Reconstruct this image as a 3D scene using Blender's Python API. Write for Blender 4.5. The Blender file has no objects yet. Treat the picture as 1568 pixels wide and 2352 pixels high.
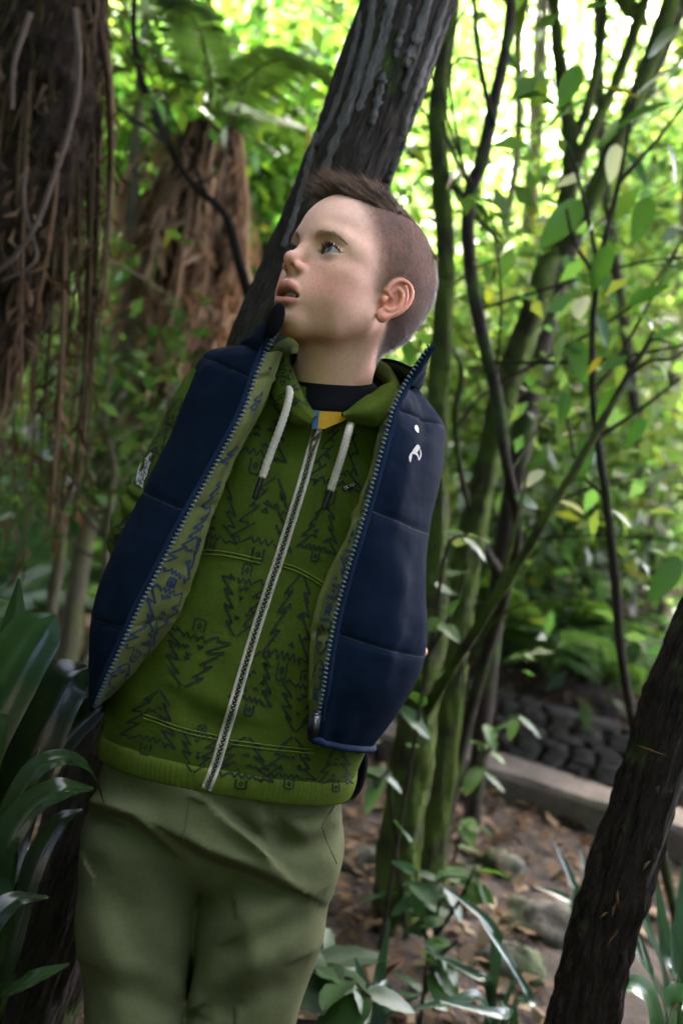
import bpy, bmesh, math, random
import numpy as np
from mathutils import Vector, Matrix

# ------------------------------------------------------------------ camera, sky, sun, exposure
SC = bpy.context.scene
COL = SC.collection
CAM_H = 1.10
PITCH = math.radians(4.4)
ROLL = math.radians(12.0)
FPX = 2287.0                      # focal length in pixels of a 1568 x 2352 picture (35 mm lens)
_cr, _sr = math.cos(ROLL), math.sin(ROLL)
_cp, _sp = math.cos(PITCH), math.sin(PITCH)
# level camera axes (right, up, back) rolled, then pitched down
def _pitch(v):
    x, y, z = v
    return (x, y * _cp + z * _sp, -y * _sp + z * _cp)
CX = _pitch((_cr, 0, _sr)); CY = _pitch((-_sr, 0, _cr)); CZ = _pitch((0, -1, 0))
CAMR = np.array([CX, CY, CZ]).T           # columns = camera axes in the world
CAMT = np.array([0.0, 0.0, CAM_H])
cam_data = bpy.data.cameras.new('camera')
cam = bpy.data.objects.new('camera', cam_data)
COL.objects.link(cam)
cam.matrix_world = Matrix([list(CAMR[i]) + [CAMT[i]] for i in range(3)] + [[0, 0, 0, 1]])
cam_data.sensor_fit = 'VERTICAL'
cam_data.sensor_height = 36.0
cam_data.sensor_width = 24.0
cam_data.lens = 35.0
cam_data.clip_start = 0.02
cam_data.clip_end = 400
cam_data.dof.use_dof = True
cam_data.dof.focus_distance = 1.11
cam_data.dof.aperture_fstop = 3.4
cam_data.dof.aperture_blades = 0
SC.camera = cam

SUN_EL, SUN_AZ = math.radians(57), math.radians(22)     # azimuth clockwise from +Y (view direction)
world = bpy.data.worlds.new('World'); SC.world = world; world.use_nodes = True
nt = world.node_tree; nt.nodes.clear()
wo = nt.nodes.new('ShaderNodeOutputWorld'); bg = nt.nodes.new('ShaderNodeBackground')
sky = nt.nodes.new('ShaderNodeTexSky'); sky.sky_type = 'NISHITA'; sky.sun_disc = False
sky.sun_elevation = SUN_EL; sky.sun_rotation = SUN_AZ; sky.dust_density = 4.0; sky.air_density = 0.28; sky.ozone_density = 0.0
nt.links.new(sky.outputs[0], bg.inputs[0]); nt.links.new(bg.outputs[0], wo.inputs[0])
bg.inputs[1].default_value = 0.15
sun_data = bpy.data.lights.new('sun', 'SUN'); sun = bpy.data.objects.new('sun', sun_data); COL.objects.link(sun)
sun_data.energy = 5.0; sun_data.angle = math.radians(6); sun_data.color = (1.0, 0.95, 0.87)
_d = Vector((math.sin(SUN_AZ) * math.cos(SUN_EL), math.cos(SUN_AZ) * math.cos(SUN_EL), math.sin(SUN_EL)))
sun.rotation_euler = _d.to_track_quat('Z', 'Y').to_euler()
sun.location = (0, 0, 12)
vs = SC.view_settings
vs.view_transform = 'Standard'; vs.look = 'None'; vs.gamma = 1.0; vs.use_curve_mapping = False
vs.exposure = 5.1
SC.render.engine = 'CYCLES'
cy = SC.cycles
cy.use_denoising = True
cy.max_bounces = 6; cy.diffuse_bounces = 2; cy.glossy_bounces = 3; cy.transmission_bounces = 4; cy.transparent_max_bounces = 4
cy.use_adaptive_sampling = True; cy.adaptive_threshold = 0.02
cy.caustics_reflective = False; cy.caustics_refractive = False

# ------------------------------------------------------------------ helpers
RNG = np.random.default_rng(11)
random.seed(11)
def c2w(p):
    """camera-frame metres (right, up, back) -> world"""
    return np.asarray(p, float) @ CAMR.T + CAMT
def at(u, v, d):
    """world point at depth d (m) along the view axis that shows at (u, v) of a 1568 x 2352 picture"""
    return c2w([(u - 784) / FPX * d, (1176 - v) / FPX * d, -d])
def cm(u, v, d):
    """the same, in camera-frame centimetres (d in cm)"""
    return np.array([(u - 784) / FPX * d, (1176 - v) / FPX * d, -d])
def ground_at(u, v, z=0.0):
    r = CAMR @ np.array([(u - 784) / FPX, (1176 - v) / FPX, -1.0])
    t = (z - CAMT[2]) / r[2]
    return CAMT + r * t
def link_mesh(name, V, Fc, mat=None, parent=None, smooth=True, base=None, cols=None, kind=None, label=None):
    me = bpy.data.meshes.new(name)
    V = np.asarray(V, float)
    if base is not None: V = V - np.asarray(base)
    if isinstance(Fc, np.ndarray):
        n = Fc.shape[1]
        me.vertices.add(len(V)); me.vertices.foreach_set('co', V.astype(np.float32).ravel())
        me.loops.add(Fc.size); me.loops.foreach_set('vertex_index', Fc.astype(np.int32).ravel())
        me.polygons.add(len(Fc)); me.polygons.foreach_set('loop_start', np.arange(0, Fc.size, n, dtype=np.int32))
        me.update(calc_edges=True); me.validate()
    else:
        me.from_pydata(V.tolist(), [], Fc); me.update()
    if smooth: me.polygons.foreach_set('use_smooth', [True] * len(me.polygons))
    if cols is not None:
        at_ = me.color_attributes.new('Col', 'FLOAT_COLOR', 'POINT')
        c = np.ones((len(V), 4), np.float32); c[:, :cols.shape[1]] = cols
        at_.data.foreach_set('color', c.ravel())
    if mat: me.materials.append(mat)
    o = bpy.data.objects.new(name, me); COL.objects.link(o)
    if parent is not None: o.parent = parent
    if kind: o['kind'] = kind
    if label: o['label'] = label
    return o
def empty(name, loc):
    o = bpy.data.objects.new(name, None); COL.objects.link(o); o.location = loc; o.empty_display_size = 0.05
    return o
def tag(o, label=None, cat=None, group=None, kind=None):
    if label: o['label'] = label
    if cat: o['category'] = cat
    if group: o['group'] = group
    if kind: o['kind'] = kind
    return o
def base_of(o):
    b = np.array(o.location)
    return b
def catmull(P, n, closed=False):
    """resample control points (k, dims) to n points with a Catmull-Rom spline"""
    P = np.asarray(P, float); k = len(P)
    t = np.linspace(0, k - 1, n)
    i = np.clip(t.astype(int), 0, k - 2); f = (t - i)[:, None]
    g = lambda j: P[np.clip(j, 0, k - 1)]
    p0, p1, p2, p3 = g(i - 1), g(i), g(i + 1), g(i + 2)
    p0 = np.where((i == 0)[:, None], 2 * p1 - p2, p0); p3 = np.where((i == k - 2)[:, None], 2 * p2 - p1, p3)
    return 0.5 * ((2 * p1) + (-p0 + p2) * f + (2 * p0 - 5 * p1 + 4 * p2 - p3) * f ** 2 + (-p0 + 3 * p1 - 3 * p2 + p3) * f ** 3)
def grid_faces(nr, nc, wrap=False, off=0):
    """quads of an nr x nc vertex grid (row-major); wrap joins last column to first"""
    r = np.arange(nr - 1)[:, None]; m = nc if wrap else nc - 1
    c = np.arange(m)[None, :]; c2 = (c + 1) % nc
    a = r * nc + c; b = r * nc + c2; d = (r + 1) * nc + c; e = (r + 1) * nc + c2
    return np.stack([a, b, e, d], -1).reshape(-1, 4) + off
def frames(P):
    """tangent, normal, binormal along a polyline, rotation-minimising"""
    P = np.asarray(P, float); T = np.gradient(P, axis=0); T /= np.linalg.norm(T, axis=1, keepdims=True) + 1e-12
    n0 = np.cross(T[0], [0.31, 0.87, 0.38]); n0 /= np.linalg.norm(n0); N = [n0]
    for i in range(1, len(P)):
        n = N[-1] - T[i] * (N[-1] @ T[i]); N.append(n / (np.linalg.norm(n) + 1e-12))
    N = np.array(N); return T, N, np.cross(T, N)
def tube(P, R, seg=8, cap=True, noise=0.0, rng=None):
    """swept tube: vertices, quads (caps are closed with degenerate end rings)"""
    P = np.asarray(P, float); n = len(P); R = np.broadcast_to(np.asarray(R, float), (n,)).copy()
    T, N, Bn = frames(P); a = np.linspace(0, 2 * np.pi, seg, endpoint=False)
    if cap:
        P = np.vstack([P[:1], P, P[-1:]]); R = np.r_[R[0] * 0.02, R, R[-1] * 0.02]
        N = np.vstack([N[:1], N, N[-1:]]); Bn = np.vstack([Bn[:1], Bn, Bn[-1:]]); n += 2
    rr = R[:, None] * np.ones((1, seg))
    if noise: rr = rr * (1 + noise * (rng or RNG).standard_normal((n, seg)))
    V = P[:, None, :] + rr[..., None] * (np.cos(a)[None, :, None] * N[:, None, :] + np.sin(a)[None, :, None] * Bn[:, None, :])
    return V.reshape(-1, 3), grid_faces(n, seg, True)
class MB:
    """collects vertex blocks and quads into one mesh"""
    def __init__(s): s.V = []; s.F = []; s.C = []; s.n = 0
    def add(s, V, Fc, col=None):
        V = np.asarray(V, float); s.V.append(V); s.F.append(np.asarray(Fc) + s.n); s.n += len(V)
        if col is not None:
            s.C.append(np.broadcast_to(np.asarray(col, float), (len(V), 3)))
    def get(s):
        return np.vstack(s.V), np.vstack(s.F), (np.vstack(s.C) if s.C else None)
    def build(s, name, mat, parent=None, base=None, smooth=True, **k):
        V, Fc, C = s.get()
        return link_mesh(name, V, Fc, mat, parent, smooth, base, cols=C, **k)
# ---- value noise on arrays of points
_PERM = RNG.permutation(4096)
_VAL = RNG.uniform(-1, 1, 4096)
def vnoise(P):
    P = np.asarray(P, float); i = np.floor(P).astype(np.int64); f = P - i; f = f * f * (3 - 2 * f)
    out = 0
    for dx in (0, 1):
        for dy in (0, 1):
            for dz in (0, 1):
                h = _PERM[(i[..., 0] + dx) & 4095]; h = _PERM[(h + i[..., 1] + dy) & 4095]; h = _PERM[(h + i[..., 2] + dz) & 4095]
                w = (f[..., 0] if dx else 1 - f[..., 0]) * (f[..., 1] if dy else 1 - f[..., 1]) * (f[..., 2] if dz else 1 - f[..., 2])
                out = out + w * _VAL[h]
    return out
def fbm(P, o=4):
    P = np.asarray(P, float); s = 0; a = 1.0
    for k in range(o):
        s = s + a * vnoise(P * 2 ** k + 17.3 * k); a *= 0.5
    return s
# ---- signed distance helpers (points (N,3))
def sd_ell(p, c, r):
    q = (p - np.asarray(c)) / np.asarray(r); k0 = np.linalg.norm(q, axis=1); k1 = np.linalg.norm(q / np.asarray(r), axis=1)
    return k0 * (k0 - 1) / (k1 + 1e-9)
def sd_sph(p, c, r): return np.linalg.norm(p - np.asarray(c), axis=1) - r
def sd_cap(p, a, b, ra, rb):
    a = np.asarray(a, float); b = np.asarray(b, float); ab = b - a
    t = np.clip(((p - a) @ ab) / (ab @ ab), 0, 1)
    return np.linalg.norm(p - (a + t[:, None] * ab), axis=1) - (ra + (rb - ra) * t)
def sd_chain(p, pts, rad):
    d = None
    for i in range(len(pts) - 1):
        e = sd_cap(p, pts[i], pts[i + 1], rad[i], rad[i + 1]); d = e if d is None else smin(d, e, 0.25 * min(rad[i], rad[i + 1]))
    return d
def smin(a, b, k):
    h = np.maximum(k - np.abs(a - b), 0) / k
    return np.minimum(a, b) - h * h * k * 0.25
def smax(a, b, k): return -smin(-a, -b, k)
def surface_nets(f, lo, hi, h, coarse=4, lip=2.2):
    """polygonise f(points)=0 inside the box; sparse evaluation near the surface"""
    lo = np.asarray(lo, float); n = (np.ceil((np.asarray(hi, float) - lo) / (h * coarse)).astype(int)) * coarse
    m = n // coarse
    ax = [lo[k] + (np.arange(m[k]) + 0.5) * h * coarse for k in range(3)]
    G = np.stack(np.meshgrid(*ax, indexing='ij'), -1).reshape(-1, 3)
    fc = f(G).reshape(m)
    near = np.abs(fc) < h * coarse * lip
    val = np.repeat(np.repeat(np.repeat(fc, coarse, 0), coarse, 1), coarse, 2).astype(np.float32)
    nf = np.repeat(np.repeat(np.repeat(near, coarse, 0), coarse, 1), coarse, 2)
    idx = np.argwhere(nf)
    for s in range(0, len(idx), 400000):
        ii = idx[s:s + 400000]
        val[ii[:, 0], ii[:, 1], ii[:, 2]] = f(lo + (ii + 0.5) * h)
    S = val < 0
    c = np.zeros(tuple(n - 1), np.int8)
    for dx in (0, 1):
        for dy in (0, 1):
            for dz in (0, 1):
                c += S[dx:n[0] - 1 + dx, dy:n[1] - 1 + dy, dz:n[2] - 1 + dz]
    act = (c > 0) & (c < 8)
    cells = np.argwhere(act)
    vid = -np.ones(act.shape, np.int64); vid[tuple(cells.T)] = np.arange(len(cells))
    acc = np.zeros((len(cells), 3)); cnt = np.zeros(len(cells))
    cor = [(a, b, d) for a in (0, 1) for b in (0, 1) for d in (0, 1)]
    for a in cor:
        for k in range(3):
            if a[k] == 0:
                b = list(a); b[k] = 1
                va = val[tuple((cells + a).T)]; vb = val[tuple((cells + b).T)]
                x = (va < 0) != (vb < 0)
                t = np.where(x, va / np.where(x, va - vb, 1), 0)
                pos = np.array(a, float)[None, :].repeat(len(cells), 0); pos[:, k] += t
                acc[x] += pos[x]; cnt[x] += 1
    V = lo + (cells + acc / cnt[:, None] + 0.5) * h
    F = []
    for k in range(3):
        i, j = (k + 1) % 3, (k + 2) % 3
        sl0 = [slice(1, n[q] - 1) for q in range(3)]; sl1 = list(sl0)
        sl0[k] = slice(0, n[k] - 1); sl1[k] = slice(1, n[k])
        e0 = S[tuple(sl0)]; e1 = S[tuple(sl1)]
        for flip in (False, True):
            e = np.argwhere((e0 & ~e1) if not flip else (~e0 & e1))
            off = np.ones(3, int); off[k] = 0
            g = e + off
            di = np.zeros(3, int); dj = np.zeros(3, int); di[i] = 1; dj[j] = 1
            q = [vid[tuple((g - di - dj).T)], vid[tuple((g - dj).T)], vid[tuple(g.T)], vid[tuple((g - di).T)]]
            if flip: q = q[::-1]
            F.append(np.stack(q, -1))
    F = np.vstack(F); F = F[(F >= 0).all(1)]
    return V, F

# ------------------------------------------------------------------ materials
class NB:
    """small node-tree writer"""
    def __init__(s, name):
        s.m = bpy.data.materials.new(name); s.m.use_nodes = True; s.t = s.m.node_tree; s.t.nodes.clear()
        s.out = s.t.nodes.new('ShaderNodeOutputMaterial'); s._co = None
    def n(s, typ, **k):
        x = s.t.nodes.new(typ)
        for a, b in k.items():
            if a.startswith('i_'): s.set(x.inputs[int(a[2:]) if a[2:].isdigit() else a[2:].replace('_', ' ')], b)
            else: setattr(x, a, b)
        return x
    def set(s, inp, v):
        if isinstance(v, bpy.types.NodeSocket): s.t.links.new(v, inp)
        elif isinstance(v, bpy.types.Node): s.t.links.new(v.outputs[0], inp)
        elif isinstance(v, (tuple, list)) and len(v) == 3 and inp.type == 'RGBA': inp.default_value = (*v, 1)
        else: inp.default_value = v
    def obj(s):
        if s._co is None: s._co = s.n('ShaderNodeTexCoord').outputs['Object']
        return s._co
    def noise(s, scale, detail=3, rough=0.55, vec=None, dist=0.0):
        x = s.n('ShaderNodeTexNoise'); s.set(x.inputs['Vector'], vec or s.obj()); s.set(x.inputs['Scale'], scale)
        s.set(x.inputs['Detail'], detail); s.set(x.inputs['Roughness'], rough); s.set(x.inputs['Distortion'], dist); return x.outputs[0]
    def voro(s, scale, feat='F1', vec=None, out=0):
        x = s.n('ShaderNodeTexVoronoi'); x.feature = feat; s.set(x.inputs['Vector'], vec or s.obj()); s.set(x.inputs['Scale'], scale); return x.outputs[out]
    def mapv(s, scale, vec=None, rot=(0, 0, 0)):
        x = s.n('ShaderNodeMapping'); s.set(x.inputs[0], vec or s.obj()); x.inputs['Scale'].default_value = scale; x.inputs['Rotation'].default_value = rot; return x.outputs[0]
    def ramp(s, fac, stops):
        x = s.n('ShaderNodeValToRGB'); s.set(x.inputs[0], fac); e = x.color_ramp.elements
        while len(e) < len(stops): e.new(0.5)
        for el, (p, c) in zip(e, stops): el.position = p; el.color = (*c, 1) if len(c) == 3 else c
        return x.outputs[0]
    def mix(s, fac, a, b, mode='MIX'):
        x = s.n('ShaderNodeMix'); x.data_type = 'RGBA'; x.blend_type = mode
        s.set(x.inputs[0], fac); s.set(x.inputs[6], a); s.set(x.inputs[7], b); return x.outputs[2]
    def math(s, op, a, b=0.0, clamp=False):
        x = s.n('ShaderNodeMath'); x.operation = op; x.use_clamp = clamp; s.set(x.inputs[0], a); s.set(x.inputs[1], b); return x.outputs[0]
    def rng(s, v, a, b, c=0.0, d=1.0):
        x = s.n('ShaderNodeMapRange'); s.set(x.inputs[0], v)
        for k, q in zip((1, 2, 3, 4), (a, b, c, d)): s.set(x.inputs[k], q)
        return x.outputs[0]
    def attr(s, name='Col'):
        x = s.n('ShaderNodeAttribute'); x.attribute_name = name; return x.outputs[0]
    def bump(s, h, strength=0.3, dist=0.01, normal=None):
        x = s.n('ShaderNodeBump'); s.set(x.inputs['Height'], h); s.set(x.inputs['Strength'], strength); s.set(x.inputs['Distance'], dist)
        if normal: s.set(x.inputs['Normal'], normal)
        return x.outputs[0]
    def bsdf(s, color, rough=0.6, normal=None, **k):
        x = s.n('ShaderNodeBsdfPrincipled'); s.set(x.inputs['Base Color'], color); s.set(x.inputs['Roughness'], rough)
        if normal: s.set(x.inputs['Normal'], normal)
        for a, b in k.items(): s.set(x.inputs[a.replace('_', ' ')], b)
        return x.outputs[0]
    def done(s, sh):
        s.t.links.new(sh, s.out.inputs[0]); return s.m
# ================================================================== materials of the forest
def vec_attr(o, name, arr):
    a = o.data.attributes.new(name, 'FLOAT_VECTOR', 'POINT'); a.data.foreach_set('vector', np.asarray(arr, np.float32).ravel())
def mat_bark(name, dark, light, moss=0.0, mcol=(0.055, 0.095, 0.014), k=(7, 7, 1.6), grain=1.0):
    b = NB(name); g = b.attr('Grain'); v = b.mapv(k, g)
    n1 = b.noise(1.6, 6, 0.65, v, 0.6); n2 = b.noise(6.5, 4, 0.6, v); n3 = b.noise(2.2, 3, 0.5)
    c = b.ramp(n1, [(0.30, dark), (0.55, tuple((d + l) / 2 for d, l in zip(dark, light))), (0.72, light)])
    c = b.mix(b.rng(n2, 0.4, 0.62, 0.0, 0.55), c, tuple(d * 0.5 for d in dark))
    if moss:
        m = b.math('MULTIPLY', b.rng(b.noise(9, 5, 0.6), 0.62 - 0.35 * moss, 0.78 - 0.30 * moss), 1.0, True)
        mc = b.mix(b.noise(60, 3), tuple(x * 0.55 for x in mcol), tuple(x * 1.5 for x in mcol)); c = b.mix(m, c, mc)
    nr = b.bump(n2, 0.6 * grain, 0.006); nr = b.bump(n1, 0.7 * grain, 0.012, nr)
    return b.done(b.bsdf(c, 0.9, nr, Specular_IOR_Level=0.2))
def mat_leaf(name, rough=0.42, trans=0.45, spec=0.4, tint=(1.25, 1.2, 0.45)):
    b = NB(name); c = b.attr()
    n = b.noise(14, 3); c = b.mix(b.rng(n, 0.3, 0.7, 0.0, 0.30), c, b.mix(0.5, c, (0.10, 0.12, 0.015)))
    p = b.bsdf(c, rough, Specular_IOR_Level=spec)
    t = b.n('ShaderNodeBsdfTranslucent'); b.set(t.inputs[0], b.mix(1.0, c, tint, 'MULTIPLY'))
    mx = b.n('ShaderNodeMixShader'); b.set(mx.inputs[0], trans); b.t.links.new(p, mx.inputs[1]); b.t.links.new(t.outputs[0], mx.inputs[2])
    return b.done(mx.outputs[0])
M_LEAF = mat_leaf('broad_leaf'); M_CANOPY = mat_leaf('canopy_leaf', 0.42, 0.6, 0.45, (1.15, 1.15, 0.95))
M_SHADE = mat_leaf('shade_canopy_leaf', 0.5, 0.2, 0.3)
M_FERN = mat_leaf('fern_frond', 0.5, 0.4, 0.3)
M_STRAP = mat_leaf('strap_leaf', 0.24, 0.10, 0.32, (1.0, 1.1, 0.5))
M_DRYLEAF = mat_leaf('fallen_leaf', 0.8, 0.2, 0.15, (1.1, 0.9, 0.7))
M_DEAD = mat_leaf('dead_frond', 0.85, 0.25, 0.1, (1.1, 0.9, 0.7))
M_BARK_GREY = mat_bark('grey_fibrous_bark', (0.012, 0.009, 0.007), (0.12, 0.094, 0.068), 0.2, k=(7, 7, 1.3), grain=1.8)
M_BARK_DARK = mat_bark('wet_dark_bark', (0.007, 0.0054, 0.004), (0.070, 0.049, 0.033), 0.12, k=(5, 5, 3.2), grain=1.6)
M_BARK_MOSS = mat_bark('mossy_bark', (0.024, 0.019, 0.012), (0.14, 0.115, 0.075), 0.80, (0.115, 0.165, 0.026), grain=2.0)
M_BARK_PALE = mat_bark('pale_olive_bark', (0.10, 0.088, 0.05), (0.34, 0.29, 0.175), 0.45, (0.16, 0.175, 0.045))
M_BARK_BROWN = mat_bark('brown_bark', (0.022, 0.016, 0.011), (0.095, 0.070, 0.046), 0.4)
M_FIBRE = mat_bark('tree_fern_fibre', (0.010, 0.006, 0.004), (0.11, 0.064, 0.036), 0.0, k=(9, 9, 2.4), grain=1.8)
M_STRIP = mat_bark('weathered_bark_strip', (0.085, 0.074, 0.062), (0.27, 0.245, 0.215), 0.0, k=(10, 10, 1.0), grain=1.2)
def mat_stone(name, a, c2, moss=0.3):
    b = NB(name); n1 = b.noise(9, 6, 0.65); n2 = b.noise(70, 4)
    c = b.ramp(n1, [(0.3, a), (0.7, c2)]); c = b.mix(b.rng(n2, 0.4, 0.65, 0, 0.5), c, tuple(x * 0.5 for x in a))
    c = b.mix(b.math('MULTIPLY', b.rng(b.noise(5, 4), 0.62 - 0.25 * moss, 0.8 - 0.25 * moss), min(1, moss * 2), True), c, (0.045, 0.065, 0.014))
    return b.done(b.bsdf(c, 0.92, b.bump(b.math('ADD', n1, n2), 0.6, 0.01)))
M_STONE = mat_stone('grey_brown_stone', (0.060, 0.047, 0.035), (0.17, 0.14, 0.108), 0.3)
M_KERB = mat_stone('pale_worn_concrete', (0.085, 0.064, 0.045), (0.165, 0.128, 0.092), 0.3)
M_MOSSROCK = mat_stone('moss_covered_rock', (0.05, 0.045, 0.035), (0.11, 0.10, 0.08), 1.0)
def mat_ground():
    b = NB('forest_soil'); n1 = b.noise(2.2, 6, 0.65); n2 = b.noise(24, 5); n3 = b.noise(120, 3)
    c = b.ramp(n2, [(0.28, (0.018, 0.012, 0.007)), (0.55, (0.052, 0.034, 0.021)), (0.75, (0.10, 0.066, 0.042))])
    c = b.mix(b.rng(n1, 0.45, 0.7, 0, 0.5), c, (0.085, 0.056, 0.036))
    return b.done(b.bsdf(c, 0.95, b.bump(b.math('ADD', n2, n3), 0.8, 0.03)))
M_SOIL = mat_ground()

# ================================================================== ground
def gz(x, y):
    """height of the forest floor"""
    x = np.asarray(x, float); y = np.asarray(y, float)
    h = 0.06 * vnoise(np.stack([x * 0.7, y * 0.7, 0 * x + 3], -1)) + 0.025 * vnoise(np.stack([x * 3, y * 3, 0 * x], -1))
    h = h * np.clip((np.hypot(x, y - 1.2) - 0.4) / 1.0, 0, 1)
    bank = 0.5 * np.clip((y - 6.2 - 0.25 * x) / 6.0, 0, 1) * np.clip((x + 0.4) / 1.5, 0, 1)
    h = h + 1.7 * bank ** 1.1 + np.clip((y - 9) / 14.0, 0, 2.5) * 2.2 * (1 - 0.55 * np.clip((x + 0) / 6, 0, 1))
    s_ = (x - 0.55) * 0.33 + (y - 3.85) * 0.944; k_ = np.clip((s_ - 0.03) / 0.08, 0, 1) * np.clip((x - 0.2) / 0.4, 0, 1); h = h + k_ * (0.24 + 0.20 * np.clip(s_, 0, 3.5))
    h = h + 0.22 * np.clip((-x - 1.2) / 2.0, 0, 1) * np.clip((y - 1.5) / 2, 0, 1)
    return h
def make_ground():
    g = np.r_[-60, -40, -25, -15, np.arange(-10, -4, 0.5), np.arange(-4, 4.01, 0.12), np.arange(4.5, 10.1, 0.5), 15, 25, 40, 60]
    h = np.r_[-30, -15, -8, np.arange(-5, 0, 0.5), np.arange(0, 8.01, 0.12), np.arange(8.5, 20.1, 0.5), 26, 35, 50, 70]
    X, Y = np.meshgrid(g, h, indexing='ij'); V = np.stack([X, Y, gz(X, Y)], -1)
    o = link_mesh('ground', V.reshape(-1, 3), grid_faces(len(g), len(h)), M_SOIL); tag(o, kind='structure'); return o
make_ground()

# ================================================================== builders
def stem_mesh(P, R, seg=20, n=80, rough=0.10, ridges=0.0, freq=9, seed=0.0, cap=True):
    P = catmull(P, n); R = np.interp(np.linspace(0, 1, n), np.linspace(0, 1, len(R)), R); T, N, B = frames(P); a = np.linspace(0, 2 * np.pi, seg, endpoint=False)
    L = np.r_[0, np.cumsum(np.linalg.norm(np.diff(P, axis=0), axis=1))]; rm = R.mean()
    ca, sa = np.cos(a)[None, :], np.sin(a)[None, :]; q = np.stack([ca + 0 * L[:, None], sa + 0 * L[:, None], L[:, None] / (rm * 2) * 0.5 + 0 * ca], -1)
    d = 1 + rough * fbm(q * 1.3 + seed, 3)
    if ridges:
        rn = 1 - 2 * np.abs(vnoise(np.stack([ca * freq * .5 + 0 * L[:, None], sa * freq * .5 + 0 * L[:, None], L[:, None] * 14 + 0 * ca], -1) + seed)); d = d + ridges * rn + ridges * 0.5 * vnoise(np.stack([ca * freq + 0 * L[:, None], sa * freq + 0 * L[:, None], L[:, None] * 40 + 0 * ca], -1))
    V = P[:, None] + (R[:, None] * d)[..., None] * (ca[..., None] * N[:, None] + sa[..., None] * B[:, None])
    G = np.stack([ca + 0 * L[:, None], sa + 0 * L[:, None], L[:, None] * 10 + 0 * ca], -1)
    return V.reshape(-1, 3), grid_faces(n, seg, True), G.reshape(-1, 3), P
def to_floor(P, k=0.25):
    """extend a polyline (downward end first) into the ground"""
    p0 = P[0]; d = P[0] - P[1]; d = d / np.linalg.norm(d); d[2] = min(d[2], -0.6); d /= np.linalg.norm(d)
    z = float(gz(p0[0], p0[1])); t = (p0[2] - z + 0.1) / -d[2]
    return np.vstack([p0 + d * t, p0 + d * t * 0.5, P]) if t > 0.05 else P
def px_path(pts): return np.array([at(u, v, d) for u, v, d in pts])
def stem_part(name, P, R, mat, parent, base, **k):
    V, Fc, G, C = stem_mesh(P, R, **k); o = link_mesh(name, V, Fc, mat, parent, True, base); vec_attr(o, 'Grain', G); return o, C
def leaf_quads(P, size, rng, cols, up=0.5, aspect=0.42, droop=0.35):
    """one bent rhombus for each leaf"""
    n = len(P); az = rng.uniform(0, 2 * np.pi, n); el = rng.normal(-droop, 0.45, n)
    d = np.stack([np.cos(az) * np.cos(el), np.sin(az) * np.cos(el), np.sin(el)], -1)
    nr = rng.normal(0, 1, (n, 3)) + np.array([0, 0, up * 3]); s = np.cross(d, nr); s /= np.linalg.norm(s, axis=1, keepdims=True) + 1e-9; u = np.cross(s, d)
    L = (size * rng.uniform(0.6, 1.35, n))[:, None]
    V = np.stack([P, P + d * L * 0.45 + s * L * aspect * 0.5 + u * L * 0.06, P + d * L - u * L * 0.10, P + d * L * 0.45 - s * L * aspect * 0.5 + u * L * 0.06], 1).reshape(-1, 3)
    return V, np.arange(4 * n).reshape(n, 4), np.repeat(cols, 4, 0)
def leaf_cols(n, rng, base, var=0.35, yel=0.15):
    b = np.array(base)[None, :] * np.exp(rng.normal(0, var, (n, 1))); y = (rng.random(n) < yel)[:, None]
    b = b * (1 + np.stack([rng.normal(0, 0.15, n), rng.normal(0, 0.08, n), rng.normal(0, 0.2, n)], -1))
    return np.clip(np.where(y, b * np.array([1.9, 1.35, 0.8]), b), 0.004, 0.6)
_blade = {}
def leaf_mesh(kind, n=9):
    """shared mesh of one large leaf, unit length along +Y, width across X, slightly folded and arched"""
    if kind in _blade: return _blade[kind]
    t = np.linspace(0, 1, n); w = {'oval': np.sin(np.pi * t ** 0.8) ** 0.75 * 0.21, 'lance': np.sin(np.pi * t ** 0.75) ** 0.9 * 0.14, 'round': np.sin(np.pi * t ** 0.9) ** 0.6 * 0.32}[kind]
    c = np.array([-1, -0.5, 0, 0.5, 1.0]); G = np.zeros((n, 5, 3))
    G[..., 0] = w[:, None] * c; G[..., 1] = t[:, None]; G[..., 2] = -0.22 * t[:, None] ** 2 + 0.16 * np.abs(w[:, None] * c) + 0.012 * np.sin(t[:, None] * 22) * np.abs(c)
    me = bpy.data.meshes.new('leaf'); me.from_pydata(G.reshape(-1, 3).tolist(), [], grid_faces(n, 5).tolist()); me.polygons.foreach_set('use_smooth', [True] * len(me.polygons))
    _blade[kind] = me; return me
_LC = {}
def leaf_variant(kind, col):
    key = (kind, col)
    if key not in _LC:
        me = leaf_mesh(kind).copy(); a = me.color_attributes.new('Col', 'FLOAT_COLOR', 'POINT'); a.data.foreach_set('color', np.tile([*col, 1], (len(me.vertices), 1)).astype(np.float32).ravel()); me.materials.append(M_LEAF); _LC[key] = me
    return _LC[key]
def put_leaf(kind, col, pos, direction, up, length, parent, base, name='leaf'):
    y = np.asarray(direction, float); y /= np.linalg.norm(y); x = np.cross(y, up); x /= np.linalg.norm(x) + 1e-9; z = np.cross(x, y)
    o = bpy.data.objects.new(name, leaf_variant(kind, col)); COL.objects.link(o); o.parent = parent
    p = np.asarray(pos) - base; o.matrix_local = Matrix([[x[i] * length, y[i] * length, z[i] * length, p[i]] for i in range(3)] + [[0, 0, 0, 1]]); return o

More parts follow.
